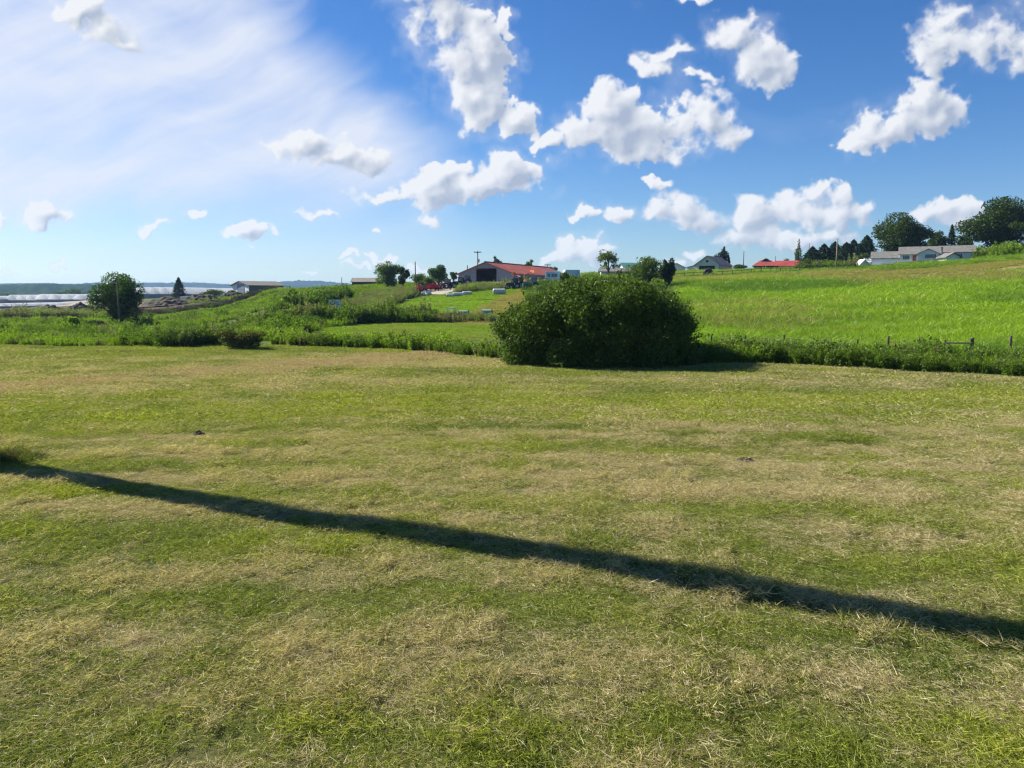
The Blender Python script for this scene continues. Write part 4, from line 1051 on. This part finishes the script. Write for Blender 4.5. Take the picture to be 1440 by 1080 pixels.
# white ranch house
def white_house():
    Y = 164; k = Y/1080
    X, _ = XY(1302, Y); z = zz(Y, 369.5)
    o = empty('white_house', (X, Y, z), R(-26), 'long white single storey house with grey shingle roof and front gable', 'house')
    def px2(p): return (p-1302)*k
    def pz(p): return (369.5-p)*k
    def wing(x0, x1, y0, y1, ze, zr, nm):
        empty_rot(gable_walls(-(y1-y0)/2, (y1-y0)/2, x0, x1, ze, zr), R(-90), (0, (y0+y1)/2)).build('end_wall', M['siding'], o)
        empty_rot(side_walls(-(y1-y0)/2, (y1-y0)/2, x0, x1, ze), R(-90), (0, (y0+y1)/2)).build('long_wall', M['siding'], o)
        empty_rot(gable_roof(-(y1-y0)/2, (y1-y0)/2, x0, x1, ze, zr, .12, .3), R(-90), (0, (y0+y1)/2)).build(nm, M['shingle'], o)
    wing(px2(1231), px2(1266), 0, 6, pz(362), pz(352.5), 'garage_roof')
    wing(px2(1266.6), px2(1316), -.4, 7, pz(357.5), pz(346.5), 'roof')
    wing(px2(1316.6), px2(1358), .6, 7.6, pz(355.5), pz(346), 'wing_roof')
    wing(px2(1358.6), px2(1376), 1.4, 6.6, pz(358), pz(353), 'end_roof')
    x0, x1 = px2(1288), px2(1315); 
    gable_walls(x0, x1, -1.7, 1.5, pz(358), pz(351.3)).build('front_gable', M['siding'], o)
    side_walls(x0, x1, -1.7, 1.5, pz(358)).build('front_gable_side', M['siding'], o)
    gable_roof(x0, x1, -1.7, 2.6, pz(358), pz(351.3), .12, .25).build('front_gable_roof', M['shingle'], o)
    def win(a, b, t, bt, y, sh=True):
        f = MB().box(px2(a)-.08, px2(b)+.08, y-.07, y-.01, pz(bt)-.08, pz(t)+.08).build('window', M['white'], o)
        MB().box(px2(a), px2(b), y-.09, y-.071, pz(bt), pz(t)).build('pane', M['glass'], f)
        if sh:
            for s in (a-1.6, b+.3): MB().box(px2(s), px2(s+1.3), y-.08, y-.012, pz(bt), pz(t)).build('shutter', M['shutter'], f)
    win(1272.5, 1277, 359.5, 364.5, -.4); win(1299.5, 1309, 358.5, 363.5, -1.7); win(1321, 1323.5, 358, 363, .6, False)
    win(1338, 1341, 358, 362, .6); win(1362, 1364.5, 359.5, 363, 1.4, False); win(1368, 1370, 359.5, 363, 1.4, False)
    MB().box(px2(1287.6)-.7, px2(1287.4), -.5, -.41, pz(367), pz(359)).build('door', M['reddoor'], o)
    MB().box(px2(1257), px2(1261), -.06, -.01, pz(369), pz(363.5)).build('side_door', M['white'], o)
    MB().box(px2(1234), px2(1252), -.05, -.01, pz(370), pz(363.5)).build('garage_door', M['white'], o)
    MB().box(px2(1290), px2(1291.5), 3, 3.4, pz(348), pz(345.6)).build('vent', M['white'], o)
    MB().box(px2(1229), px2(1380), -1.6, 8, -3, -.35).build('foundation', M['tank'], o)
white_house()
simple_gable('small_shed', 1337, 158, R(0), 2.7, 3, 1.0, 1.75, 'siding', 'shingle', 'little white gabled shed in front of the right wing of the house', 'shed', 'y', .2,
             lambda o: MB().box(-.5, .5, -.05, -.01, 0, .95).build('door', M['white'], o))
simple_gable('white_canopy', 1213, 168, R(0), 1.6, 2, .5, 1.3, 'white', 'white', 'small white tent left of the garage', 'tent', 'y', .5)
simple_gable('white_canopy', 1223, 170, R(0), 1.9, 2, .9, 1.5, 'white', 'white', 'white lean shed against the garage corner', 'shed', 'x', .6)

# greenhouses and plant to the far left
def greenhouse(px, Y, wx, n, span, e, r, rz, label, dz=0):
    o = building('greenhouse', px, Y, rz, label, 'greenhouse', dz)
    a = MB(); b = MB()
    for i in range(n):
        x0 = (i-n/2)*span
        arc = [(x0+span*(t/8), e+(r-e)*math.sin(math.pi*t/8)) for t in range(9)]
        a.prism([(x0, e-.15)]+arc+[(x0+span, e-.15)], 0, wx)
    b.box(-n*span/2+.1, n*span/2-.1, .2, wx-.2, -3, e-.16)
    a.build('roof', M['ghplastic'], o); b.build('side_wall', M['ghwall'], o)
greenhouse(84, 340, 60, 4, 5.4, .7, 2.9, R(3), 'long white greenhouse roofs behind the earth heaps', .6)
greenhouse(28, 350, 50, 3, 4.4, .9, 3.2, R(0), 'blue grey greenhouse block left of the long white one', .6)
greenhouse(10, 250, 30, 2, 4.0, .8, 1.6, R(0), 'low white tunnel at the left edge', .1)
greenhouse(-60, 340, 60, 6, 5.4, 1.6, 2.9, R(3), 'greenhouse roofs beyond the left edge of the view', .5)
greenhouse(215, 330, 60, 5, 4.6, 1.7, 4.4, R(-3), 'white greenhouse roofs with dark side right of the lone tree', .4)
simple_gable('white_hut', 125.5, 300, R(0), 2.4, 3, 2.2, 3.2, 'white', 'white', 'small white hut at the right end of the greenhouses', 'hut', 'y', 0)
for i in range(3):
    X, Y = XY(254.5+i*4.2, 228)
    o = empty('white_box', (X, Y, G(X, Y)+.0), 0, ['white tote box below the evergreen, left of three', 'white tote box below the evergreen, middle of three', 'white tote box below the evergreen, right of three'][i], 'box', 'three white boxes below the evergreen')
    MB().box(-.4, .4, 0, .8, .12, 1.4).build('tote', M['white'], o, bevel=.05)
    MB().box(-.4, .4, 0, .8, -.3, .1).build('pallet', M['wood'], o)

# pale blue trailers
def trailer(px, Y, L, H, rz, m, label, win):
    o = building('trailer', px, Y, rz, label, 'trailer', .1)
    MB().box(-L/2, L/2, 0, 2.4, .5, H).build('body', M[m], o, bevel=.06)
    for s in (-.8, .8): MB().wheel((s, .1, .35), .35, .2).build('wheel', M['tyre'], o)
    if win:
        for x in (-.25*L, .02*L, .22*L): MB().box(x-.1*L, x+.08*L, -.04, -.005, H*.5, H*.78).build('window', M['glass'], o)
    MB().box(L/2+.003, L/2+.04, .2, 2.2, .6, H-.1).build('end_door', M['bluedk'], o)
trailer(777, 172, 3.3, 2.5, R(-5), 'blue', 'pale blue trailer with dark windows right of the large barn', True)
trailer(805, 170, 3.3, 2.3, R(10), 'blue', 'plain blue green box trailer right of the green sapling', False)

# ------------------------------------------------------------------ poles
def pole(px, Y, toppy, r, label, arm=0, m='polewood', lamp=False, group=None, tr=False):
    X, Y = XY(px, Y); z = G(X, Y); h = zz(Y, toppy)-z
    o = empty('utility_pole', (X, Y, z), 0, label, 'pole', group)
    MB().tube([(0, 0, -.5), (0, 0, h/2), (0, 0, h)], [r*1.15, r, r*.8], 10).build('pole_shaft', M[m], o, smooth=True)
    if arm:
        MB().box(-arm, arm, -.08, .08, h-.45, h-.25).build('cross_arm', M['wood'], o)
        for s in (-.85, -.4, .4, .85): MB().tube([(s*arm, 0, h-.25), (s*arm, 0, h-.02)], .06, 6).build('insulator', M['steel'], o)
    if tr: MB().tube([(.3, 0, h*.62), (.3, 0, h*.62+.9)], .25, 10).build('transformer', M['steel'], o)
    if lamp:
        MB().tube([(0, 0, h-.3), (-.5, -.2, h-.05), (-1.0, -.3, h-.1)], .04, 6).build('lamp_arm', M['steel'], o)
        MB().tube([(-1.0, -.3, h-.12), (-1.0, -.3, h-.3)], [.1, .22], 8).build('lamp', M['steel'], o)
    return o
pole(166, 98, 396, .12, 'thin grey pole with a lamp arm in front of the lone tree', lamp=True, m='wood')
pole(481, 215, 390, .10, 'short thin pole left of the low brown building')
pole(584.5, 165, 368, .12, 'bare dark pole above the red farm machines', m='wood')
pole(672, 215, 353, .16, 'pole with a cross arm rising behind the barn ridge', arm=1.0, tr=True, m='wood')
pole(657.5, 205, 373, .14, 'short pole stub behind the left slope of the barn roof', m='wood')
pole(770, 240, 371, .12, 'pole with a cross arm above the pale blue trailer', arm=1.0, m='wood')
pole(845, 190, 377, .14, 'short dark post left of the long low grey building', m='blackm')
pole(881, 200, 369, .10, 'thin pole above the long low grey building', m='wood')
pole(1044, 235, 353, .12, 'dark pole between the grey barn and the red roofs', m='wood')
pole(1088.5, 250, 360, .10, 'thin pole behind the red gable', m='wood')
pole(1174, 158, 336, .13, 'tall pale pole standing in front of the conifer row')
pole(1135, 240, 342, .10, 'thin pole between the poplar and the conifers', m='wood')

# ------------------------------------------------------------------ fences
def wire_fence(pxs, Yoff, h, label, r=.06, rails=None, name='wire_fence'):
    pts = []
    for p in pxs:
        Y = float(edgeY(p))+Yoff; X, Y = XY(p, Y); pts.append(Vector((X, Y, G(X, Y))))
    o = empty(name, pts[0], 0, label, 'fence'); q = [p-pts[0] for p in pts]
    rnd = random.Random(3)
    for p in q:
        hh = h*rnd.uniform(.9, 1.12); lx = rnd.uniform(-.05, .05)
        MB().tube([p-Vector((0, 0, .3)), p+Vector((lx, 0, hh))], [r*1.1, r*.9], 8).build('post', M['wood'], o)
    if rails:
        for zf in rails:
            for a, b in zip(q, q[1:]): MB().tube([a+Vector((0, -.07, h*zf)), b+Vector((0, -.07, h*zf-.02))], .045, 6).build('rail', M['wood'], o)
    else:
        w_ = MB()
        for zf in (.4, .65, .9):
            for a, b in zip(q, q[1:]): w_.tube([a+Vector((0, -r, h*zf)), (a+b)/2+Vector((0, -r, h*zf-.03)), b+Vector((0, -r, h*zf))], .006, 4)
        w_.build('wire', M['steel'], o)
wire_fence([1002,1050,1106,1162,1210,1253,1296], 5.2, 1.1, 'line of wooden posts and wire above the weeds right of the big bush')
wire_fence([1297.5,1333,1371], 5.6, 1.05, 'short wooden rail section in the fence line on the right', rails=(.85,), r=.07, name='rail_fence')
wire_fence([1372.5,1426,1480,1540,1600], 5.6, 1.2, 'wire fence continuing right of the rail section')
def far_fence(name, a, b, n, h, m, label, rail=True, Y0=150, pick=False):
    pts = []
    for i in range(n):
        p = a[0]+(b[0]-a[0])*i/(n-1); Y = a[1]+(b[1]-a[1])*i/(n-1); X, Y = XY(p, Y); pts.append(Vector((X, Y, G(X, Y))))
    o = empty(name, pts[0], 0, label, 'fence'); q = [p-pts[0] for p in pts]
    for p in q: MB().box(p.x-.07, p.x+.07, p.y-.07, p.y+.07, p.z-.4, p.z+h).build('post' if not pick else 'picket', M[m], o)
    r = MB()
    for p1, p2 in zip(q, q[1:]):
        for zf in ((.45, .9) if rail else (.8,)): r.tube([p1+Vector((0, -.1, h*zf)), p2+Vector((0, -.1, h*zf))], .045, 5)
    r.build('rail', M[m], o)
far_fence('ridge_fence', (948, 146), (1190, 150), 19, 1.15, 'wood', 'long brown rail fence along the top of the pasture')
far_fence('picket_fence', (1120, 165), (1163, 162), 22, 1.0, 'boards', 'pale picket fence below the long red roof', True, pick=True)

# ------------------------------------------------------------------ farm machines
def tractor(px, Y, rz, m, label, s=1., cab=True, canopy=None, dz=0., group=None):
    X, Y = XY(px, Y); o = empty('tractor', (X, Y, G(X, Y)+dz), rz, label, 'tractor', group); o.scale = (s, s, s)
    MB().prism([(.2, .75), (2.0, .75), (2.1, 1.0), (2.05, 1.45), (1.6, 1.6), (.2, 1.65)], -.38, .38).build('hood', M[m], o, bevel=.05)
    MB().box(-1.1, .3, -.5, .5, .55, 1.1).build('chassis', M['blackm'], o)
    if cab:
        c = MB()
        for x, y in ((-.95, -.6), (-.95, .6), (.25, -.55), (.25, .55)): c.box(x-.05, x+.05, y-.05, y+.05, 1.1, 2.5)
        c.box(-1.1, .4, -.72, .72, 2.5, 2.65); c.build('cab_frame', M[m if canopy is None else canopy], o)
        if canopy != 'wrap': MB().box(-.9, .2, -.56, .56, 1.2, 2.48).build('cab_glass', M['glass'], o)
    else: MB().prism([(-.8, 1.1), (-.3, 1.1), (-.3, 1.25), (-.7, 1.25), (-.85, 1.6), (-.95, 1.6)], -.25, .25).build('seat', M['blackm'], o)
    for y in (-.8, .8):
        wh = MB().wheel((-.6, y, .8), .8, .42).build('rear_wheel', M['tyre'], o)
        MB().wheel((-.6, y, .8), .42, .46, hub=.2).build('rim', M['rim' if m != 'blackm' else 'steel'], wh)
        wh = MB().wheel((1.6, y*.85, .5), .5, .3).build('front_wheel', M['tyre'], o)
        MB().wheel((1.6, y*.85, .5), .27, .33, hub=.2).build('rim', M['rim' if m != 'blackm' else 'steel'], wh)
        MB().prism([(-1.3, 1.2), (-1.2, 1.62), (-.6, 1.75), (0, 1.6), (.1, 1.2), (0, 1.2), (-.1, 1.5), (-.6, 1.65), (-1.1, 1.5), (-1.2, 1.2)], y-.25, y+.25).build('fender', M[m], o)
    MB().tube([(1.2, .2, 1.6), (1.2, .2, 2.3)], .05, 8).build('exhaust', M['steel'], o)
    return o
def implement(px, Y, rz, m, label, s=1., dz=0., kind=0):
    X, Y = XY(px, Y); o = empty('farm_implement', (X, Y, G(X, Y)+dz), rz, label, 'implement'); o.scale = (s, s, s)
    f = MB().box(-1.8, 1.8, -.1, .1, .75, .95).box(-1.8, 1.8, .9, 1.1, .75, .95).box(-1.7, -1.5, -.1, 1.1, .76, .94).box(1.5, 1.7, -.1, 1.1, .76, .94)
    f.tube([(-.5, 0, .85), (0, -1.6, .6), (.5, 0, .85)], .07, 6).box(-.4, .4, .2, .8, .95, 1.7); f.build('frame', M[m], o)
    for x in (-1.5, 1.5): MB().wheel((x, .5, .4), .4, .25, 'x').build('wheel', M['tyre'], o)
    d = MB()
    if kind == 0:
        for i in range(7): d.wheel((-1.4+i*.47, 1.4, .45), .42, .06, 'x', 14, .2)
        d.build('disc_gang', M[m], o)
    else:
        d.prism([(-1.6, .2), (1.6, .2), (1.75, 1.5), (-1.75, 1.5)], 1.15, 2.2); d.build('hopper', M[m], o)
    return o
for i, (p, Y, rz, kd, s, lb) in enumerate([
    (588, 152, .3, 0, .85, 'red disc harrow at the left end of the machine row'), (595, 150, 1.2, 1, .8, 'red seed drill behind the red disc harrow'),
    (604, 160, -.4, 1, .8, 'red spreader in the middle of the machine row'), (612, 163, .5, 0, .8, 'red folded harrow beside the black tractors'),
    (598, 158, .0, 0, .75, 'red rake at the back of the machine row')]):
    implement(p, Y, rz, 'red', lb, s, .1, kd)
tractor(593, 150, R(-160), 'red', 'red tractor parked at the left end of the machine row', .72)
tractor(619, 166, R(200), 'red', 'small red tractor beside the gravel yard', .62, False)
trail = [(599, 147, 'white')]
implement(600, 146, .2, 'wrap', 'white and grey implement parked on the gravel in front of the red machines', .55, 0, 1)
for i, (p, Y, rz, s, lb) in enumerate([(628, 166, 2.6, .8, 'black tractor nearest the red machines'), (637, 168, 2.9, .82, 'black tractor second in the dark row'),
                                        (647, 171, 2.7, .82, 'dark tractor with a loader third in the dark row'), (656, 176, 3.0, .82, 'dark tractor nearest the barn wall')]):
    tractor(p, Y, rz, 'blackm', lb, s, i != 1, group='dark tractors left of the barn')
implement(625, 160, .1, 'rusty', 'rusty flat implement lying in front of the black tractors', .8, -.2)
tractor(722, 150, R(200), 'blackm', 'dark tractor parked at the right corner of the barn', .8)
tractor(748, 146, R(190), 'green', 'green tractor with a cab right of the orange lift', .85, canopy='teal')
tractor(733, 152, R(30), 'blackm', 'black tractor between the dark one and the green one', .8)
def lift(px, Y, rz, label, s=1.):
    X, Y = XY(px, Y); o = empty('boom_lift', (X, Y, G(X, Y)), rz, label, 'lift'); o.scale = (s, s, s)
    MB().box(-1.2, 1.2, -.7, .7, .6, 1.5).build('body', M['orange'], o, bevel=.06)
    MB().tube([(-.9, 0, 1.5), (-1.2, 0, 2.7), (1.0, 0, 3.4)], [.16, .15, .12], 8).build('boom', M['orange'], o)
    MB().box(.8, 1.5, -.4, .4, 3.1, 3.2).box(.8, .85, -.4, .4, 3.2, 3.9).box(1.45, 1.5, -.4, .4, 3.2, 3.9).build('basket', M['orange'], o)
    for x in (-.8, .8):
        for y in (-.7, .7): MB().wheel((x, y, .45), .45, .25).build('wheel', M['tyre'], o)
lift(727, 158, 2.4, 'orange boom lift standing before the red barn roof', .8)
lift(743, 160, .6, 'second orange lift right of the first, behind the green tractor', .85)
# hay tool with canopy, bales, tanks
tractor(632, 90, R(170), 'rusty', 'old rusty tractor with a white canopy in the brush', .62, True, 'wrap')
def bale(px, Y, r, L, rz, m, label, name='wrapped_bale', ends='hayend', cat='bale'):
    X, Y = XY(px, Y); o = empty(name, (X, Y, G(X, Y)+r*.95), rz, label, cat)
    MB().tube([(-L/2, 0, 0), (-L/2+.06, 0, 0), (L/2-.06, 0, 0), (L/2, 0, 0)], [r*.94, r, r, r*.94], 24).build('wrap', M[m], o, smooth=False)
    for s in (-1, 1): MB().tube([(s*(L/2+.004), 0, 0), (s*(L/2+.12), 0, 0)], [r*1.02, r*.9], 24).build('end_disc', M[ends], o)
bale(651, 91, .62, 1.1, R(12), 'netwrap', 'green wrapped round bale with dark ends, nearer the old tractor')
bale(684, 90, .64, 1.1, R(12), 'netwrap', 'green wrapped round bale with dark ends, nearer the big bush')
for i, (p, Y, L, lb) in enumerate([(645, 140, 1.9, 'grey wrapped bale nearest the barn in the row on the bank'), (657, 141, 1.5, 'grey wrapped bale right end of the row on the bank'),
                                   (633, 139, 1.2, 'grey wrapped bale left end of the row on the bank')]):
    bale(p, Y, .36, L, R(4), 'tank', lb, ends='tank')
bale(702, 138, .55, 2.0, R(4), 'tank', 'grey cylindrical tank lying on the bank below the barn', 'tank', 'tank', 'tank')
bale(995, 150, .85, 1.1, R(80), 'rusty', 'dark rusty round bale in front of the grey barn', 'round_bale', 'hayend')
# blue sign in the brush
def sign():
    Y = 99; X, _ = XY(470, Y); z = G(X, Y); k = Y/1080
    o = empty('sign_board', (X, Y, z), R(4), 'pale blue sign board with two dark stripes standing in the brush', 'sign')
    t = zz(Y, 421.5)-z; b = zz(Y, 432.5)-z; w_ = 16*k
    MB().box(-w_/2, w_/2, 0, .06, b, t).build('board', M['signface'], o)
    MB().box(-w_/2+.1, w_/2-.1, -.012, -.004, t-.34, t-.24).box(-w_/2+.1, w_/2-.1, -.012, -.004, t-.66, t-.52).build('stripe', M['signstripe'], o)
    for s in (-.6, .6): MB().box(s-.05, s+.05, .06, .16, -.4, t).build('post', M['wood'], o)
sign()


def make_clouds():
    us, vs, U, V, A, sh_, veil = cloud_fields()
    near = np.exp(-np.maximum(V, 0)/.040)[..., None]      # haze painted into the low clouds: paler and thinner near the horizon
    cc = np.array([.40, .47, .60])*(1-sh_[..., None])+np.array([.86, .875, .91])*sh_[..., None]  # sunlit and shaded cloud tones, painted into the glowing shell's vertex colour
    cc = cc*(1-.55*near)+np.array([.84, .90, 1.0])*.55*near
    A = A*(1-.35*near[..., 0])
    vc = np.array([.76, .81, .93])
    a = 1-(1-A*.985)*(1-veil)
    c = (cc*A[..., None]+vc*(veil*(1-A))[..., None])/np.maximum(a, 1e-4)[..., None]
    R0 = 9000.
    n_ = np.sqrt(1+U*U+V*V); X = U/n_*R0; Y = R0/n_; Z = V/n_*R0+CAMZ
    nv, nu = U.shape
    i, j = np.meshgrid(np.arange(nv-1), np.arange(nu-1), indexing='ij')
    q = np.maximum.reduce([a[:-1, :-1], a[1:, :-1], a[:-1, 1:], a[1:, 1:]]).ravel() > .01
    F = np.stack([i*nu+j, i*nu+j+1, (i+1)*nu+j+1, (i+1)*nu+j], -1).reshape(-1, 4)[q]
    used, inv = np.unique(F.ravel(), return_inverse=True); F = inv.reshape(-1, 4)
    P = np.stack([X, Y, Z], -1).reshape(-1, 3)[used]
    col = np.concatenate([c, a[..., None]], -1).reshape(-1, 4)[used]
    m, t = mat('cloud_shell')
    at = t.n.new('ShaderNodeAttribute'); at.attribute_name = 'cloud'
    em = t.new('ShaderNodeEmission', {'Color': at.outputs[0], 'Strength': CLOUDS})
    tr = t.new('ShaderNodeBsdfTransparent')
    out(t, t.new('ShaderNodeMixShader', {0: at.outputs[3], 1: tr, 2: em}))
    m.cycles.emission_sampling = 'NONE'
    me = raw_mesh('sky', P, F, m, {'cloud': ('POINT', 'FLOAT_COLOR', col)})
    tag(link('sky', me), kind='structure')
CLOUDS = .45
make_clouds()

# ------------------------------------------------------------------ haze
def haze():
    m, t = mat('haze')
    v = t.new('ShaderNodeVolumePrincipled', {'Color': (.36, .60, .98, 1), 'Density': 1.1e-4, 'Anisotropy': 0.2})
    o_ = t.n.new('ShaderNodeOutputMaterial'); t.l.new(v, o_.inputs['Volume'])
    m.cycles.homogeneous_volume = True
    o = MB().box(-5300, 5300, -5300, 5300, -8, 90).build('haze', m); tag(o, kind='stuff', label='thin blue haze over the far hills', cat='haze')
haze()
